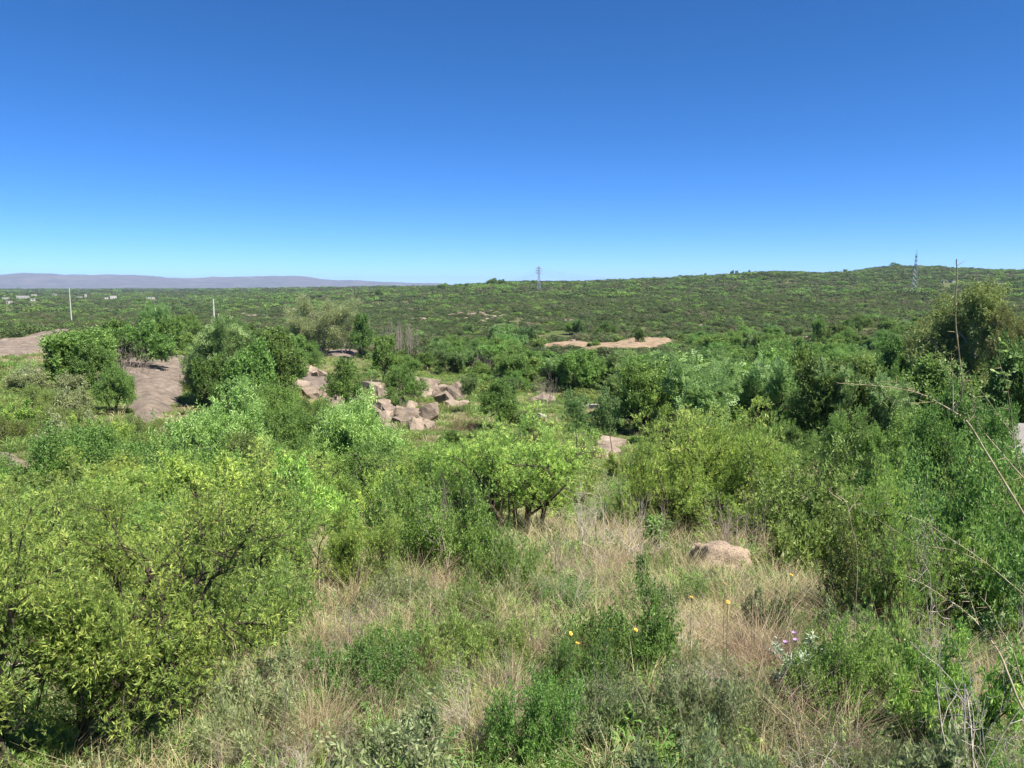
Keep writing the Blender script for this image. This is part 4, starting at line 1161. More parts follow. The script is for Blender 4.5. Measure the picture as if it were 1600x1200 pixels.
# ------------------------------------------------------------------ masses nobody could count: geometry-node scatter
SRC = {}
def src_collection(name, meshes):
    c = bpy.data.collections.new(name)
    for k, me in enumerate(meshes):
        o = bpy.data.objects.new('%s_source_%02d' % (name, k), me); c.objects.link(o)
    return c
def scatter(name, pts, scl, idx, rotz, tilt, meshes, label=None, cat=None):
    n = len(pts)
    me = bpy.data.meshes.new(name)
    me.vertices.add(n); me.vertices.foreach_set('co', np.ascontiguousarray(pts, np.float32).ravel())
    a = me.attributes.new('scl', 'FLOAT_VECTOR', 'POINT'); a.data.foreach_set('vector', np.ascontiguousarray(scl, np.float32).ravel())
    a = me.attributes.new('idx', 'INT', 'POINT'); a.data.foreach_set('value', np.ascontiguousarray(idx, np.int32))
    rot = np.stack([tilt[:, 0], tilt[:, 1], rotz], -1)
    a = me.attributes.new('rot', 'FLOAT_VECTOR', 'POINT'); a.data.foreach_set('vector', np.ascontiguousarray(rot, np.float32).ravel())
    me.update()
    o = link(name, me, None, (0, 0, 0), label, cat, None, 'stuff')
    ng = bpy.data.node_groups.new(name + '_scatter', 'GeometryNodeTree')
    ng.interface.new_socket('Geometry', in_out='INPUT', socket_type='NodeSocketGeometry')
    ng.interface.new_socket('Geometry', in_out='OUTPUT', socket_type='NodeSocketGeometry')
    N = ng.nodes.new; L = ng.links.new
    gi = N('NodeGroupInput'); go = N('NodeGroupOutput')
    ci = N('GeometryNodeCollectionInfo'); ci.inputs['Collection'].default_value = src_collection(name, meshes)
    ci.inputs['Separate Children'].default_value = True; ci.inputs['Reset Children'].default_value = True
    ip = N('GeometryNodeInstanceOnPoints'); ip.inputs['Pick Instance'].default_value = True
    def attr(nm, t):
        q = N('GeometryNodeInputNamedAttribute'); q.data_type = t; q.inputs['Name'].default_value = nm
        return q.outputs['Attribute']
    er = N('FunctionNodeEulerToRotation')
    L(gi.outputs[0], ip.inputs['Points']); L(ci.outputs[0], ip.inputs['Instance'])
    L(attr('idx', 'INT'), ip.inputs['Instance Index'])
    L(attr('rot', 'FLOAT_VECTOR'), er.inputs[0]); L(er.outputs[0], ip.inputs['Rotation'])
    L(attr('scl', 'FLOAT_VECTOR'), ip.inputs['Scale'])
    L(ip.outputs[0], go.inputs[0])
    md = o.modifiers.new('scatter', 'NODES'); md.node_group = ng
    return o

def wedge(n, d0, d1, half=0.80, power=2.0):
    """random points in the sector in front, even over the area (power 2) or denser towards the camera"""
    u = rng.random(n)
    d = (d0 ** power + u * (d1 ** power - d0 ** power)) ** (1 / power)
    a = rng.uniform(-half, half, n)
    x, y = np.sin(a) * d, np.cos(a) * d
    return x, y, d
def bare_mask(x, y, pad=0.0):
    k = np.ones(len(x), bool)
    for p in BARE: k &= sdist(p, x, y) < pad
    return k

# tufts
def tuft(seed, n, h, spread, lean, w, mat, name, curve=0.5, hvar=0.5):
    r = np.random.default_rng(seed)
    ph = r.uniform(0, 6.283, n); rd = spread * np.sqrt(r.random(n))
    b = np.stack([np.cos(ph) * rd, np.sin(ph) * rd, np.full(n, -0.02)], -1)
    az = ph + r.normal(0, 0.9, n)
    ln_ = lean * r.uniform(0.2, 1.3, n)
    L = h * r.uniform(1 - hvar, 1 + hvar * 0.4, n)
    out = np.stack([np.cos(az), np.sin(az), np.zeros(n)], -1)
    up = np.array([0, 0, 1.0])
    d1 = norm(out * ln_[:, None] * 0.6 + up); d2 = norm(out * (ln_[:, None] + curve) + up * 0.8)
    sd = norm(np.cross(d1, norm(r.normal(0, 1, (n, 3)))))
    m = b + d1 * (L * 0.55)[:, None]; t = m + d2 * (L * 0.5)[:, None]
    W = (w * r.uniform(0.6, 1.2, n))[:, None]
    V = np.stack([b - sd * W * .5, b + sd * W * .5, m + sd * W * .42, m - sd * W * .42, t + sd * W * .06, t - sd * W * .06], 1)
    k = np.arange(n)[:, None] * 6
    F = np.concatenate([k + [[0, 1, 2, 3]], k + [[3, 2, 4, 5]]])
    tn = np.repeat(r.uniform(0, 1, n), 6)
    return build_mesh(name, V.reshape(-1, 3), F, mat, False, tn)
def herb(seed, stems, L, T, size, per, mat, name, lean=0.5, wood=None):
    K = make_kind(name, seed, dict(stems=stems, lean=lean, L=L, rad=0.004, levels=2, seg=[4, 3], wob=[0.15, 0.25], up=[0.04, 0.06], kids=(4,), t0=[0.2],
                  ang=[45], ratio=[0.5], r0=0.05), T, mat, M_twig, per, size, 2, 0.01, 0.6)
    return K.leaf
def carpet(seed, n, rad, h, size, mat, name):
    r = np.random.default_rng(seed)
    ph = r.uniform(0, 6.283, n); rd = rad * np.sqrt(r.random(n))
    Pp = np.stack([np.cos(ph) * rd, np.sin(ph) * rd, h * r.random(n) * (1 - 0.6 * (rd / rad) ** 2)], -1)
    V, F, tn = place(T_leaf_lo[:4], Pp, norm(r.normal(0, 1, (n, 3)) + [0, 0, 0.5]), norm(r.normal(0, .5, (n, 3)) + [0, 0, 1]), size * r.uniform(.6, 1.3, n), r)
    return build_mesh(name, V, F, mat, False, tn)
G_green = [tuft(501 + k, 46, 0.20 + 0.05 * k, 0.10, 0.7, 0.006, M_grass, 'grass') for k in range(3)]
G_dry = [tuft(511 + k, 42, 0.30 + 0.07 * k, 0.09, 0.8, 0.0042, M_straw, 'straw') for k in range(3)]
G_herb = [herb(521, 9, 0.26, T_leaf, 0.065, 5, M_herb, 'herb'), herb(522, 9, 0.30, T_fasc, 0.050, 6, M_grass, 'herb'), herb(523, 9, 0.26, T_fasc, 0.050, 6, M_greygreen, 'herb')]
G_carp = [carpet(531, 70, 0.20, 0.08, 0.045, M_herb, 'carpet'), carpet(532, 70, 0.20, 0.07, 0.045, M_grass, 'carpet'), carpet(533, 60, 0.2, 0.05, 0.05, M_dryleaf, 'litter')]
G_twig = [brush(541, M_thorn, 11, 0.24, (4, 3, 2), rad=.0026).wood, brush(542, M_twig, 11, 0.26, (4, 3, 2), rad=.0026).wood]
near = G_green + G_dry + G_herb + G_carp + G_twig

def dryness(x, y):
    v = fbm(x / 2.2, y / 2.2, 71, 3) * 1.2
    for px, py, s, a in [(610, 930, 1.3, .55), (500, 880, 1.0, .5), (1190, 1010, 0.8, .55), (1340, 990, 1.0, .4), (900, 860, 1.2, .4), (1060, 850, 1.2, .3), (1250, 850, 1.2, .3),
                         (640, 1120, 0.9, -.5), (780, 1090, 0.5, -.3), (1300, 1130, 0.6, -.3), (430, 950, .6, -.4)]:
        c = hit(px, py)
        v = v + a * np.exp(-((x - c[0]) ** 2 + (y - c[1]) ** 2) / (2 * s * s))
    return v
def cover(name, n, d0, d1, s0, s1, power=2.0):
    x, y, d = wedge(n, d0, d1, 0.85, power)
    k = bare_mask(x, y)
    for (px_, py_, r_) in [(1130, 890, .45), (1083, 880, .25), (1000, 890, .25)]:
        c = hit(px_, py_); k &= (x - c[0]) ** 2 + (y - c[1]) ** 2 > r_ * r_
    x, y, d = x[k], y[k], d[k]
    n = len(x)
    dr = dryness(x, y); u = rng.random(n)
    pd = np.clip(0.42 + 0.9 * dr, 0.08, 0.88)
    idx = np.where(u < pd, 3 + rng.integers(0, 3, n), np.where(rng.random(n) < 0.16, rng.integers(0, 3, n), np.where(rng.random(n) < .78, 6 + rng.integers(0, 3, n), 9 + rng.integers(0, 3, n))))
    idx = np.where(rng.random(n) < 0.24, 12 + rng.integers(0, 2, n), idx)
    idx = np.where((idx == 11) & (rng.random(n) < 0.5), 9, idx)
    sc = rng.uniform(s0, s1, n) * np.where((idx > 5) & (idx < 9), 1.2, np.where((idx > 2) & (idx < 6), 1.0, 1.0)) * (0.78 + 0.22 * sstep(5, 9, d))
    pts = np.stack([x, y, ground(x, y)], -1)
    scatter(name, pts, np.stack([sc, sc, sc * rng.uniform(.7, 1.2, n)], -1), idx, rng.uniform(0, 6.28, n), rng.normal(0, 0.14, (n, 2)), near,
            None, None)
cover('grass', 11000, 1.6, 11, 0.7, 1.35, 1.7)
cover('meadow_grass', 15000, 11, 42, 1.1, 2.0, 1.6)

T_big = [tuft(541 + k, 60, 0.5, 0.5, 0.6, 0.03, (M_grass, M_straw, M_grass, M_shrub)[k], 'meadow') for k in range(4)] + \
        [carpet(551 + k, 90, 0.6, 0.35, 0.20, (M_shrub, M_grass)[k], 'meadow') for k in range(2)]
x, y, d = wedge(22000, 40, 210, 0.80, 1.5)
k = bare_mask(x, y, 0.3); x, y, d = x[k], y[k], d[k]; n = len(x)
dr = fbm(x / 9, y / 9, 81, 3)
idx = np.where(rng.random(n) < np.clip(0.22 + dr * 0.8, 0.05, 0.8), 1, np.array([0, 2, 3, 4, 5])[rng.integers(0, 5, n)])
sc = rng.uniform(0.7, 1.5, n)
scatter('valley_grass', np.stack([x, y, ground(x, y)], -1), np.stack([sc, sc, sc * rng.uniform(.5, 1.0, n)], -1), idx, rng.uniform(0, 6.28, n), rng.normal(0, .08, (n, 2)), T_big)

STONES = []
# stones scattered over the far slopes
def stones(name, spots, srcs=ROCKS):
    pts = []
    for (px, py, wx, wy, n, s) in spots:
        for _ in range(n):
            b = hit(px + rng.normal(0, wx), py + rng.normal(0, wy)); pts.append((*b, s * rng.uniform(.5, 1.4)))
    pts = np.array(pts); n = len(pts); sc = pts[:, 3] * 0.95; STONES.append(pts[:, :2])
    scatter(name, pts[:, :3], np.stack([sc * 1.3, sc, sc * .6], -1), rng.integers(0, len(srcs), n), rng.uniform(0, 6.28, n), rng.normal(0, .15, (n, 2)), srcs)
stones('hillside_stones', [(725, 490, 30, 3, 60, 1.8), (765, 497, 18, 3, 36, 1.6), (690, 484, 25, 2, 26, 1.5), (650, 500, 15, 2, 14, 1.2), (390, 490, 22, 3, 40, 1.8), (440, 482, 16, 2, 22, 2.0),
    (425, 496, 14, 2, 18, 1.6), (300, 500, 10, 2, 8, 1.4), (1085, 487, 14, 3, 18, 1.4), (1095, 497, 8, 6, 12, 1.2), (835, 478, 6, 2, 5, 2.0), (885, 502, 10, 2, 8, 1.2), (1300, 492, 10, 2, 10, 1.2), (1240, 528, 14, 2, 10, 1.0), (905, 535, 20, 2, 10, 0.9)])

# far scrub: rounded uneven bushes built from leaf-clump faces
def far_bush(seed, n, mat, size, lobes=5, name='scrub', flat=0.6):
    r = np.random.default_rng(seed)
    c = np.stack([r.normal(0, .48, lobes), r.normal(0, .48, lobes), r.uniform(.3, .75, lobes) * flat * 1.4], -1)
    rad = r.uniform(.38, .66, lobes)
    pick = r.integers(0, lobes, n)
    dv = norm(r.normal(0, 1, (n, 3)) + [0, 0, .35])
    Pp = c[pick] + dv * (rad[pick] * r.uniform(.72, 1.06, n))[:, None] * [1, 1, .8]
    Pp[:, 2] = np.maximum(Pp[:, 2], 0.02)
    X = norm(np.cross(dv, r.normal(0, 1, (n, 3)))); U = norm(dv + r.normal(0, .55, (n, 3)))
    V, F, tn = place(T_clump, Pp, X, U, size * r.uniform(.6, 1.3, n), r)
    return build_mesh(name, V, F, mat, False, tn)
T_clump = np.array([[[-.5, -.1, 0], [0, -.45, .12], [.5, .05, 0], [.05, .5, .12]], [[-.3, .2, .2], [.1, -.3, .05], [.45, .3, .25], [0, .5, .1]]])
M_scrubbrown = leaf_mat('leaf_scrub_brown', (0.075, 0.085, 0.036), (0.115, 0.118, 0.054), (0.160, 0.158, 0.080), 0.3, var=0.2)
S_near = [far_bush(601 + k, 800, M_scrub, 0.12, 4 + k % 3) for k in range(5)] + [far_bush(611, 600, M_scrubbrown, 0.11), far_bush(612, 800, M_broad, 0.12, 5)]
S_far = [far_bush(621 + k, 240, M_scrub, 0.22, 5) for k in range(4)] + [far_bush(631, 200, M_scrubbrown, 0.2), far_bush(632, 240, M_broad, 0.22)]
S_mid = [far_bush(641 + k, 900, (M_shrub, M_broad, M_feather, M_broad, M_shrub)[k], 0.13, 5 + k % 3) for k in range(5)]
def scrub(name, n, d0, d1, s0, s1, srcs, power, thin=0.0, seed=91):
    x, y, d = wedge(n, d0, d1, 0.80, power)
    k = bare_mask(x, y, -0.5); x, y, d = x[k], y[k], d[k]
    if d0 > 500:                       # open ground in front of the houses
        aa = np.arctan2(x, y); k = np.ones(len(x), bool)
        for (hx, hy, hw_) in HOUSES:
            hd = math.hypot(hx, hy); k &= ~((np.abs(aa - math.atan2(hx, hy)) < (hw_ * .6 + 3) / hd) & (d > hd - 260) & (d < hd + 12))
        x, y, d = x[k], y[k], d[k]
    if d0 < 500:                       # the stony places are more open
        S_ = np.concatenate(STONES); near_ = np.full(len(x), 1e9)
        for c in S_: near_ = np.minimum(near_, (x - c[0]) ** 2 + (y - c[1]) ** 2)
        k = (near_ > 9.0) | (rng.random(len(x)) < .5); x, y, d = x[k], y[k], d[k]
    v = fbm(x / 60, y / 60, seed, 4)
    k = v > (-0.62 + thin * rng.random(len(x))); x, y, d, v = x[k], y[k], d[k], v[k]; n = len(x)
    a = np.arctan2(x, y)
    ns = len(srcs) - 2
    u = rng.random(n)
    br = 0.10 + 0.35 * sstep(0.0, 0.3, fbm(x / 110, y / 110, seed + 7, 3))
    idx = np.where(u < br, ns, np.where(u > 0.90, ns + 1, rng.integers(0, ns, n)))
    sc = s0 + (s1 - s0) * rng.random(n) ** 1.6 * (0.75 + 0.5 * sstep(-.3, .3, v))
    sc = sc * np.where(idx == ns + 1, 1.3, 1.0)
    scatter(name, np.stack([x, y, ground(x, y) - 0.1], -1), np.stack([sc, sc, sc * rng.uniform(.5, .85, n)], -1), idx, rng.uniform(0, 6.28, n), rng.normal(0, .06, (n, 2)), srcs)
scrub('hillside_scrub', 34000, 165, 640, 1.3, 3.0, S_near, 1.5, 0.5)
scrub('distant_scrub', 46000, 600, 1850, 2.2, 4.8, S_far, 1.5, 0.5, 95)
scrub('plain_scrub', 26000, 1700, 7000, 4.0, 9.0, S_far, 1.2, 0.5, 97)

# low scrub between the trees of the valley
x, y, d = wedge(3600, 62, 230, 0.72, 1.7)
k = bare_mask(x, y, -0.3)
zz = ground(x, y)
sx_ = 800 + FPX * x / (y * CP - zz * SP); sy_ = 600 - FPX * (y * SP + zz * CP) / (y * CP - zz * SP)
for (ax, ay, aw, ah) in OPEN: k &= ~((sx_ > ax - 4) & (sx_ < ax + aw + 4) & (sy_ > ay) & (sy_ < ay + ah + 16))
k &= (d > 85) | (sx_ > 820)
x, y, d, zz = x[k], y[k], d[k], zz[k]; n = len(x)
sc = rng.uniform(.5, 1.5, n)
scatter('valley_scrub', np.stack([x, y, zz - .05], -1), np.stack([sc, sc, sc * rng.uniform(.6, 1.0, n)], -1), rng.integers(0, len(S_mid), n), rng.uniform(0, 6.28, n), rng.normal(0, .06, (n, 2)), S_mid)

# ------------------------------------------------------------------ foreground details
def along(pix, y):
    """points on sight lines at forward depth y (a number or one per point)"""
    ys = np.broadcast_to(np.asarray(y, float), (len(pix),))
    out = []
    for (px, py), yy in zip(pix, ys):
        v = ray(px, py); out.append(v * (yy / v[1]))
    return np.array(out)
def smooth_line(p, n=5):
    p = np.asarray(p); out = []
    for i in range(len(p) - 1):
        p0 = p[max(i - 1, 0)]; p1 = p[i]; p2 = p[i + 1]; p3 = p[min(i + 2, len(p) - 1)]
        for t in np.linspace(0, 1, n, endpoint=False):
            out.append(0.5 * ((2 * p1) + (-p0 + p2) * t + (2 * p0 - 5 * p1 + 4 * p2 - p3) * t * t + (-p0 + 3 * p1 - 3 * p2 + p3) * t ** 3))
    out.append(p[-1]); return np.array(out)

# the bare thorny bush at the right
tb_base = at(1650, 3.7)
thorn = link('thorn_bush', None, None, tb_base, 'tall bare thorny bush with pale stems at the right edge', 'bush')
def stem(pix, ys, r0, r1, name='stem', wob=0.006, thorns=True):
    q = along(pix, ys)
    if name == 'stem':                  # rooted in the ground
        g = q[0].copy(); g[0] += .12; g[2] = float(ground(g[0], g[1])) - .05; q = np.vstack([g, q])
    p = smooth_line(q, 6)
    p = p + np.cumsum(rng.normal(0, wob * 0.35, p.shape), 0) * np.linspace(0, 1, len(p))[:, None] * 0.5
    t = Tubes().add(p - tb_base, 0.72 * np.linspace(r0, r1, len(p)), 6)
    if thorns:
        for k in range(2, len(p) - 1, 2):
            dd = norm(p[k] - p[k - 1]); s = norm(np.cross(dd, rng.normal(0, 1, 3)))
            L = rng.uniform(0.02, 0.05)
            t.add([p[k] - tb_base, p[k] + (s + 0.4 * dd) * L - tb_base], [0.0018, 0.0004], 3)
    link(name, t.mesh(name, M_thorn), thorn)
    return p
S = []
S.append(stem([(1690, 1000), (1640, 880), (1600, 805), (1568, 752), (1540, 706), (1512, 660), (1489, 643), (1452, 622), (1420, 611), (1365, 603), (1308, 599)], np.linspace(3.6, 3.9, 11), 0.0095, 0.0022))
S.append(stem([(1489, 643), (1500, 628), (1504, 600), (1499, 560), (1495, 520), (1493, 480), (1496, 445), (1496, 408)], np.linspace(3.75, 3.6, 8), 0.0062, 0.0036, 'branch'))
S.append(stem([(1512, 660), (1523, 645), (1522, 622), (1513, 596), (1506, 582)], 3.7, 0.0040, 0.0015, 'branch'))
S.append(stem([(1523, 645), (1519, 615), (1514, 590)], 3.72, 0.003, 0.0012, 'branch'))
S.append(stem([(1489, 643), (1489, 600), (1487, 572), (1486, 548)], 3.7, 0.003, 0.0012, 'branch'))
S.append(stem([(1452, 622), (1430, 612), (1400, 598), (1366, 595)], 3.85, 0.002, 0.001, 'branch'))
S.append(stem([(1455, 628), (1420, 630), (1390, 622), (1368, 612)], 3.85, 0.002, 0.001, 'branch'))
S.append(stem([(1504, 604), (1490, 585), (1470, 562)], 3.75, 0.002, 0.001, 'branch'))
S.append(stem([(1700, 860), (1650, 800), (1598, 745), (1560, 702), (1532, 668), (1526, 650)], np.linspace(3.3, 3.5, 6), 0.0060, 0.0020))
S.append(stem([(1598, 745), (1586, 700), (1580, 640), (1574, 600), (1562, 560), (1556, 522)], 3.4, 0.0030, 0.0014, 'branch'))
S.append(stem([(1660, 1190), (1600, 1110), (1580, 1066), (1562, 1022), (1548, 1000), (1528, 975), (1500, 950), (1468, 930), (1436, 908), (1410, 895)], np.linspace(3.0, 3.3, 10), 0.0085, 0.002))
S.append(stem([(1528, 975), (1520, 948), (1512, 925), (1500, 898)], 3.2, 0.004, 0.0015, 'branch'))
S.append(stem([(1620, 1120), (1596, 1060), (1580, 1010), (1560, 980), (1545, 948), (1530, 930)], 3.1, 0.005, 0.0015, 'branch'))
S.append(stem([(1562, 1000), (1566, 960), (1572, 925)], 3.1, 0.003, 0.0012, 'branch'))
S.append(stem([(1700, 1010), (1600, 930), (1540, 880), (1480, 840), (1440, 815), (1400, 800)], np.linspace(3.4, 3.9, 6), 0.0045, 0.0014))
S.append(stem([(1680, 800), (1600, 700), (1560, 650), (1530, 610)], 3.5, 0.003, 0.0012, 'branch'))
S.append(stem([(1540, 880), (1490, 860), (1440, 852), (1400, 830), (1350, 800)], 3.8, 0.0022, 0.001, 'branch'))
# a few small leaves and pale catkins on it
Pp = []; Xx = []
for p in S:
    for _ in range(9):
        i = rng.integers(len(p) // 3, len(p) - 1)
        Pp.append(p[i] - tb_base); Xx.append(norm(p[i] - p[i - 1] + rng.normal(0, .6, 3)))
Pp = np.array(Pp); Xx = np.array(Xx)
V, F, tn = place(T_leaf, Pp, Xx, norm(rng.normal(0, .5, Pp.shape) + [0, 0, 1]), rng.uniform(.03, .06, len(Pp)), rng)
link('leaves', build_mesh('leaves', V, F, M_willow, False, tn), thorn)
def catkins(name, root, spots, y, mat):
    Pp = []; Xx = []
    for (px, py, dx, dy) in spots:
        a, b = along([(px, py), (px + dx, py + dy)], y)
        for t in np.linspace(0, 1, 7):
            Pp.append(a + (b - a) * t - root); Xx.append(norm(b - a + rng.normal(0, .03, 3)))
    Pp = np.array(Pp); Xx = np.array(Xx)
    V, F, tn = place(T_feather, Pp, Xx, norm(rng.normal(0, 1, Pp.shape)), np.full(len(Pp), .020), rng)
    return build_mesh(name, V, F, mat, False, tn)
link('catkins', catkins('catkins', tb_base, [(1555, 545, 22, 4), (1578, 545, -14, -12), (1575, 560, 18, -6), (1580, 580, 14, -8), (1575, 588, -20, -8), (1582, 595, -18, 0)], 3.4, M_willow), thorn)
tw = at(1310, 6.6)
ct = link('catkin_twig', None, None, tw, 'pale twig with stubby upright catkins right of the boulder', 'twig')
tbs = Tubes()
for pix in ([(1340, 880), (1330, 820), (1322, 785), (1310, 776)], [(1325, 800), (1340, 780), (1346, 770)], [(1315, 782), (1300, 772), (1294, 765)]):
    q = along(pix, 6.6)
    if pix[0][1] > 850: g = q[0].copy(); g[2] = float(ground(g[0], g[1])) - .05; q = np.vstack([g, q])
    tbs.add(smooth_line(q) - tw, 0.004, 4)
link('stem', tbs.mesh('stem', M_thorn), ct)
link('catkins', catkins('catkins', tw, [(1302, 776, -5, -16), (1308, 776, 0, -14), (1316, 778, -4, -16), (1300, 782, -8, 4), (1330, 782, 8, -12), (1340, 772, 6, -10), (1334, 790, 10, -4)], 6.6, M_straw), ct)

# fallen branches in the grass
def lying(pix, lift, r0, r1, label, mat, name='fallen_branch', side=None):
    p = np.array([hit(*q) for q in pix]); p[:, 2] += lift
    p = smooth_line(p, 6); b = p[0].copy()
    p = p + rng.normal(0, r0 * 0.35, p.shape)
    t = Tubes().add(p - b, np.linspace(r0, r1, len(p)), 6)
    for k in range(3, len(p) - 2, 3):
        dd = norm(p[k + 1] - p[k]); s = norm(np.cross(dd, rng.normal(0, 1, 3))); s[2] = abs(s[2]) * .6
        L = rng.uniform(0.08, 0.3) * (side or 1)
        q = np.array([p[k], p[k] + (dd * .7 + s * .6) * L * .5, p[k] + (dd * .9 + s) * L]) - b
        t.add(q, [r1 * .8, r1 * .5, r1 * .25], 4)
    link(name, t.mesh(name, mat), None, b, label, 'branch')
lying([(462, 1125), (470, 1075), (484, 1045), (500, 1012), (511, 985)], 0.16, 0.011, 0.006, 'pale bent fallen branch standing out of the grass at lower left of centre', M_palewood, side=.4)
lying([(488, 1010), (510, 985), (528, 968), (536, 950), (556, 925)], 0.22, 0.007, 0.003, 'dark dry branch with fine twigs next to the pale fallen branch', M_bark, side=.8)
lying([(555, 1195), (550, 1165), (546, 1140), (540, 1128)], 0.2, 0.006, 0.003, 'short dark forked stick at the bottom left of centre', M_bark, side=.6)
lying([(0, 1080), (30, 1079), (62, 1080), (95, 1086)], 0.25, 0.010, 0.005, 'whitish dead branch in the shade of the corner bush', M_palewood, side=.5)
lying([(680, 1080), (720, 1072), (745, 1062), (790, 1058)], 0.15, 0.004, 0.002, 'thin pale stick left of the glossy dark plant', M_palewood, side=.4)

# long dry stalks that stand above the grass
def stalks(n, x0, x1, y0, y1, h0, h1):
    for k in range(n):
        b = hit(rng.uniform(x0, x1), rng.uniform(y0, y1)); h = rng.uniform(h0, h1); a = rng.uniform(0, 6.28); l = rng.uniform(.05, .45)
        pts = [(0, 0, 0), (math.cos(a) * l * .3 * h, math.sin(a) * l * .3 * h, h * .55), (math.cos(a) * l * h, math.sin(a) * l * h, h)]
        t = Tubes().add(smooth_line(pts, 4), np.linspace(.0032, .0012, 9), 4)
        for j in range(2):
            z = rng.uniform(.5, .9); a2 = rng.uniform(0, 6.28); c = np.array(pts[2]) * z; c[:2] *= z
            t.add([c, c + np.array([math.cos(a2) * .09, math.sin(a2) * .09, .10])], [.0012, .0005], 3)
        link('dry_stalk', t.mesh('dry_stalk', M_thorn), None, b, 'thin dry stalk sticking up out of the foreground grass', 'stalk', 'dry stalks in the foreground')
stalks(46, 380, 1500, 860, 1120, .35, .9)
stalks(24, 820, 1350, 790, 900, .6, 1.3)

# dry grass tussocks
TUS = [tuft(701 + k, 380, 0.58, 0.17, 0.75, 0.0024, M_straw, 'tussock', 0.8, 0.6) for k in range(2)] + [tuft(711, 380, 0.55, 0.17, 0.7, 0.0024, leaf_mat('leaf_redstraw', (0.15, 0.10, 0.06), (0.25, 0.175, 0.115), (0.38, 0.29, 0.20), .25, .6), 'tussock', 0.8, 0.6)]
def tussock_kind(me, h, w):
    K = Kind(); K.leaf = None; K.wood = me; K.h = h; K.w = w; return K
KINDS['tussock'] = [tussock_kind(TUS[0], .62, .7), tussock_kind(TUS[1], .62, .7)]; KINDS['red_tussock'] = [tussock_kind(TUS[2], .55, .6)]
TREES[:] = []
fill(110, 380, 1650, 4.2, 13, ['tussock', 'red_tussock', 'red_tussock'], (.3, .65), (.7, 1.3), 'dry_tussock', '', 'dry grass', 'dry tussocks scattered in the foreground')
for px, py, s, k, tilt, lab in [
    (1192, 1050, 1.15, 2, (0, -.15), 'tall reddish dry grass tussock below the boulder'),
    (1180, 1160, .9, 2, (0, .1), 'reddish dry grass tussock at the bottom right of centre'),
    (1350, 1010, 1.1, 0, (.1, -.5), 'long dry grass tussock sweeping left, right of the silvery plant'),
    (1410, 1060, .9, 0, (.1, -.4), 'dry grass tussock under the bare thorny stems'),
    (490, 900, 1.2, 1, (0, .1), 'pale dry grass tussock under the yellow-green bush left of centre'),
    (585, 910, 1.0, 1, (0, 0), 'pale dry grass tussock right of the feathery bushes'),
    (650, 950, 1.0, 0, (0, .1), 'straw-coloured tussock in the middle of the foreground'),
    (740, 930, .9, 2, (0, -.1), 'brownish tussock below the dark leafy bush'),
    (850, 880, 1.1, 0, (0, .2), 'dry tussock in front of the central bush trunk'),
    (1235, 900, 1.1, 2, (0, .2), 'brown tussock right of the foreground boulder'),
    (1130, 955, 1.0, 1, (.1, .2), 'dry tussock just below the foreground boulder'),
    (1040, 960, .8, 0, (.1, .3), 'thin dry tussock left below the boulder'),
    (780, 1000, .8, 1, (0, .1), 'straw tussock left of the yellow flowers'),
    (400, 1010, .8, 2, (0, 0), 'brown tussock right of the corner bush')]:
    b = hit(px, py)
    o = link('dry_tussock', TUS[k], None, b, lab, 'dry grass', 'dry grass tussocks'); s *= 1.25; o.scale = (s, s, s)
    o.rotation_euler = (tilt[0], tilt[1], 0)

# leafy plants with stems
def plant(name, px, py, h, stems, T, size, per, mat, label, lean=.3, seed=0, cat='plant', kids=3):
    b = hit(px, py)
    K = make_kind(name, 800 + seed, dict(stems=stems, lean=lean, L=h, rad=.006, levels=2, seg=[5, 3], wob=[.1, .15], up=[.06, .1], kids=(kids,), t0=[.25],
                  ang=[30], ratio=[.35], r0=.05), T, mat, M_greygreen, per, size, 2, .008, .5)
    e = link(name, None, None, b, label, cat)
    link('stems', K.wood, e); link('leaves', K.leaf, e)
    return e, K
e, K = plant('silvery_plant', 1248, 1118, .60, 11, T_lance, .085, 8, M_silver, 'silvery grey-leaved plant in front of the dry tussocks at right', seed=1, lean=.07)
M_lilac = plain('lilac_petal', (0.42, 0.25, 0.48), .6); M_yellow = leaf_mat('yellow_petal', (.62, .30, .010), (.75, .40, .015), (.82, .50, .03), .2); M_disc = plain('flower_disc', (.40, .22, .02), .8)
def disc_flower(r, n, mat, name, cup=.25, wide=.5):
    Q = []
    for k in range(n):
        a = 6.283 * k / n; d = np.array([math.cos(a), math.sin(a), cup]); s = np.array([-math.sin(a), math.cos(a), 0]) * r * wide * .5
        Q.append([d * r * .12, d * r * .65 - s, d * r * 1.02, d * r * .65 + s])
    return build_mesh(name, np.array(Q).reshape(-1, 3), np.arange(n * 4).reshape(-1, 4), mat, False, np.repeat(rng.random(n), 4))
lil = disc_flower(.022, 14, M_lilac, 'lilac_flower', 1.2, .4)
for k in range(3):
    o = link('flower', lil, e, (rng.normal(-.05, .04), rng.normal(0, .04), .56 + .03 * k)); o['label'] = 'lilac flower head'
plant('silvery_plant', 1075, 1040, .24, 9, T_lance, .12, 6, M_silver, 'small silvery plant with white upright leaves below the yellow flowers', seed=2)
plant('silvery_plant', 950, 1190, .16, 9, T_lance, .14, 5, M_silver, 'low silvery rosette at the bottom edge near the centre', seed=3, lean=.8)
plant('silvery_plant', 1590, 980, .5, 12, T_lance, .10, 6, M_silver, 'silvery bush plant at the right edge behind the thorny stems', seed=4)
plant('lance_leaved_plant', 1022, 870, .75, 3, T_lance, .24, 9, M_herb, 'upright plant with long narrow leaves left of the boulder', seed=5, lean=.1)
plant('lance_leaved_plant', 1085, 858, .32, 9, T_lance, .20, 6, M_herb, 'bright leafy plant just behind the foreground boulder', seed=6)
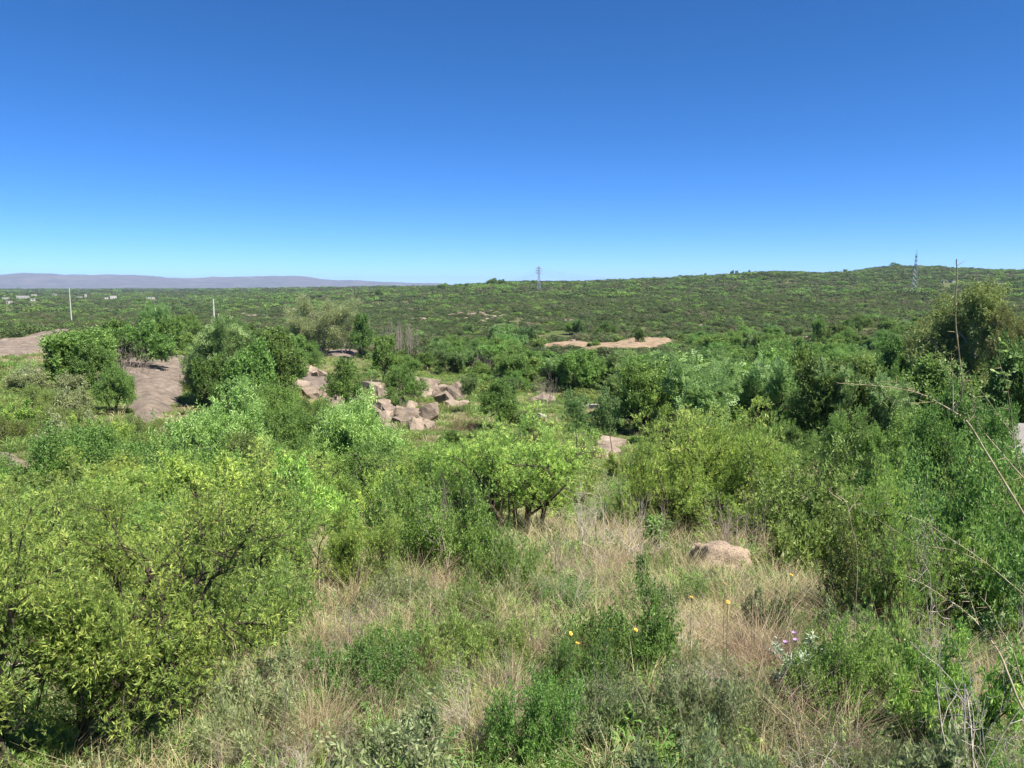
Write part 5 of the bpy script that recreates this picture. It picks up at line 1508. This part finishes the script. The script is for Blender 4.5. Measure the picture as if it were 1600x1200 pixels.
for k, (x, y, h) in enumerate([(1010, 1195, .30), (1060, 1200, .28), (1100, 1198, .26), (1140, 1205, .24)]):
    plant('drooping_leaf_plant', x, y, h, 6, T_lance, .17, 7, M_bright, ['drooping bright-leaved plant at the bottom edge, leftmost of four', 'drooping bright-leaved plant at the bottom edge, second of four from left',
          'drooping bright-leaved plant at the bottom edge, third of four from left', 'drooping bright-leaved plant at the bottom edge, rightmost of four'][k], seed=7 + k, lean=.35)
plant('leafy_herb', 1265, 965, .35, 10, T_leaf, .12, 8, M_broad, 'dark leafy herb behind the silvery plant', seed=11)
plant('leafy_herb', 1340, 935, .32, 9, T_lance, .16, 6, M_herb, 'fresh green herb among dry grass right of the boulder', seed=12)
plant('leafy_herb', 370, 1180, .22, 10, T_leaf, .12, 7, M_herb, 'bright green herb at the foot of the corner bush', seed=13)
plant('leafy_herb', 655, 1075, .18, 12, T_leaf, .10, 7, M_bright, 'bright green patch of herb in the lower middle', seed=14, lean=.9)
plant('leafy_herb', 560, 1080, .2, 12, T_leaf, .10, 7, M_bright, 'bright green herb right of the pale fallen branch', seed=15, lean=.8)
plant('leafy_herb', 430, 930, .45, 10, T_lance, .16, 7, M_bright, 'vivid green upright grass-like herb right of the corner bush', seed=16)
# broad-leaved seedling
bl = hit(1340, 1185)
e = link('broad_leaved_plant', None, None, bl, 'low plant with large rounded bright leaves at the bottom right', 'plant')
for k in range(11):
    a = rng.uniform(0, 6.28); rd = rng.uniform(.05, .22); z = rng.uniform(.06, .16); s = rng.uniform(.045, .075)
    th = np.linspace(0, 6.283, 11)[:-1]
    rim = np.stack([np.cos(th) * s * (1 + .25 * np.cos(th)), np.sin(th) * s * .85, -.25 * s * np.abs(np.sin(th)) - .1 * s * np.cos(th)], -1)
    V = np.concatenate([[[0, 0, 0]], rim]); F = [(0, 1 + 2 * j, 1 + (2 * j + 1) % 10, 1 + (2 * j + 2) % 10) for j in range(5)]
    o = link('leaf', build_mesh('leaf', V, F, M_bright, False, np.full(len(V), rng.random())), e, (math.cos(a) * rd, math.sin(a) * rd, z))
    o.rotation_euler = (rng.normal(0, .35), rng.normal(0, .35), a)
    t = Tubes().add([(0, 0, 0), (math.cos(a) * rd * .8, math.sin(a) * rd * .8, z * .7), (math.cos(a) * rd, math.sin(a) * rd, z)], .0022, 4)
    link('stalk', t.mesh('stalk', M_greygreen), e)
# yellow flowers
pet = disc_flower(.017, 8, M_yellow, 'petals', .5, .5)
dsc = build_mesh('disc', [(math.cos(a) * .008, math.sin(a) * .008, z) for z in (.002, .008) for a in np.linspace(0, 5.24, 6)], [(j, (j + 1) % 6, 6 + (j + 1) % 6, 6 + j) for j in range(6)] + [(6, 7, 8, 9), (6, 9, 10, 11)], M_disc)
for px, py, d, lab in [(891, 990, 5.0, 'small yellow flower, upper of the two leftmost yellow flowers'), (902, 1006, 5.0, 'yellow flower, lower of the two leftmost yellow flowers'),
                       (952, 984, 5.1, 'yellow flower left of the dark shade under the leafy bush'), (993, 985, 5.1, 'yellow flower hanging over the dark shade under the leafy bush'),
                       (1137, 941, 5.6, 'largest yellow flower in dry grass below the boulder'), (1132, 913, 6.2, 'small yellow flower between the boulder and the largest flower'),
                       (1080, 934, 5.8, 'small yellow flower left of the largest flower'), (1236, 899, 6.6, 'yellow flower in grass right of the boulder')]:
    v = ray(px, py) * d; g = float(ground(v[0], v[1]))
    e = link('yellow_flower', None, None, (v[0], v[1], g), lab, 'flower', 'yellow flowers')
    h = v[2] - g; tl = rng.uniform(.1, 1.1); t2 = rng.normal(0, .5)
    link('stem', Tubes().add([(0.03, 0.05, -.02), (.01, .02, h * .6), (0, 0, h)], .0022, 4).mesh('stem', M_greygreen), e)
    for m_, nm in ((pet, 'petals'), (dsc, 'disc')):
        o = link(nm, m_, e, (0, 0, h)); o.rotation_euler = (tl, t2, .5)

# ------------------------------------------------------------------ the air
def haze():
    m, nt, nn, ln = nodes_of('haze_air')
    pv = nn('ShaderNodeVolumePrincipled')
    pv.inputs['Color'].default_value = (0.50, 0.66, 1.0, 1); pv.inputs['Density'].default_value = 5.0e-5; pv.inputs['Anisotropy'].default_value = 0.0
    o = nn('ShaderNodeOutputMaterial'); ln(pv.outputs[0], o.inputs['Volume'])
    link('haze', Boxes().add((-25500, -25500, -60), (25500, 25500, 330)).mesh('haze', m), kind='stuff')
haze()
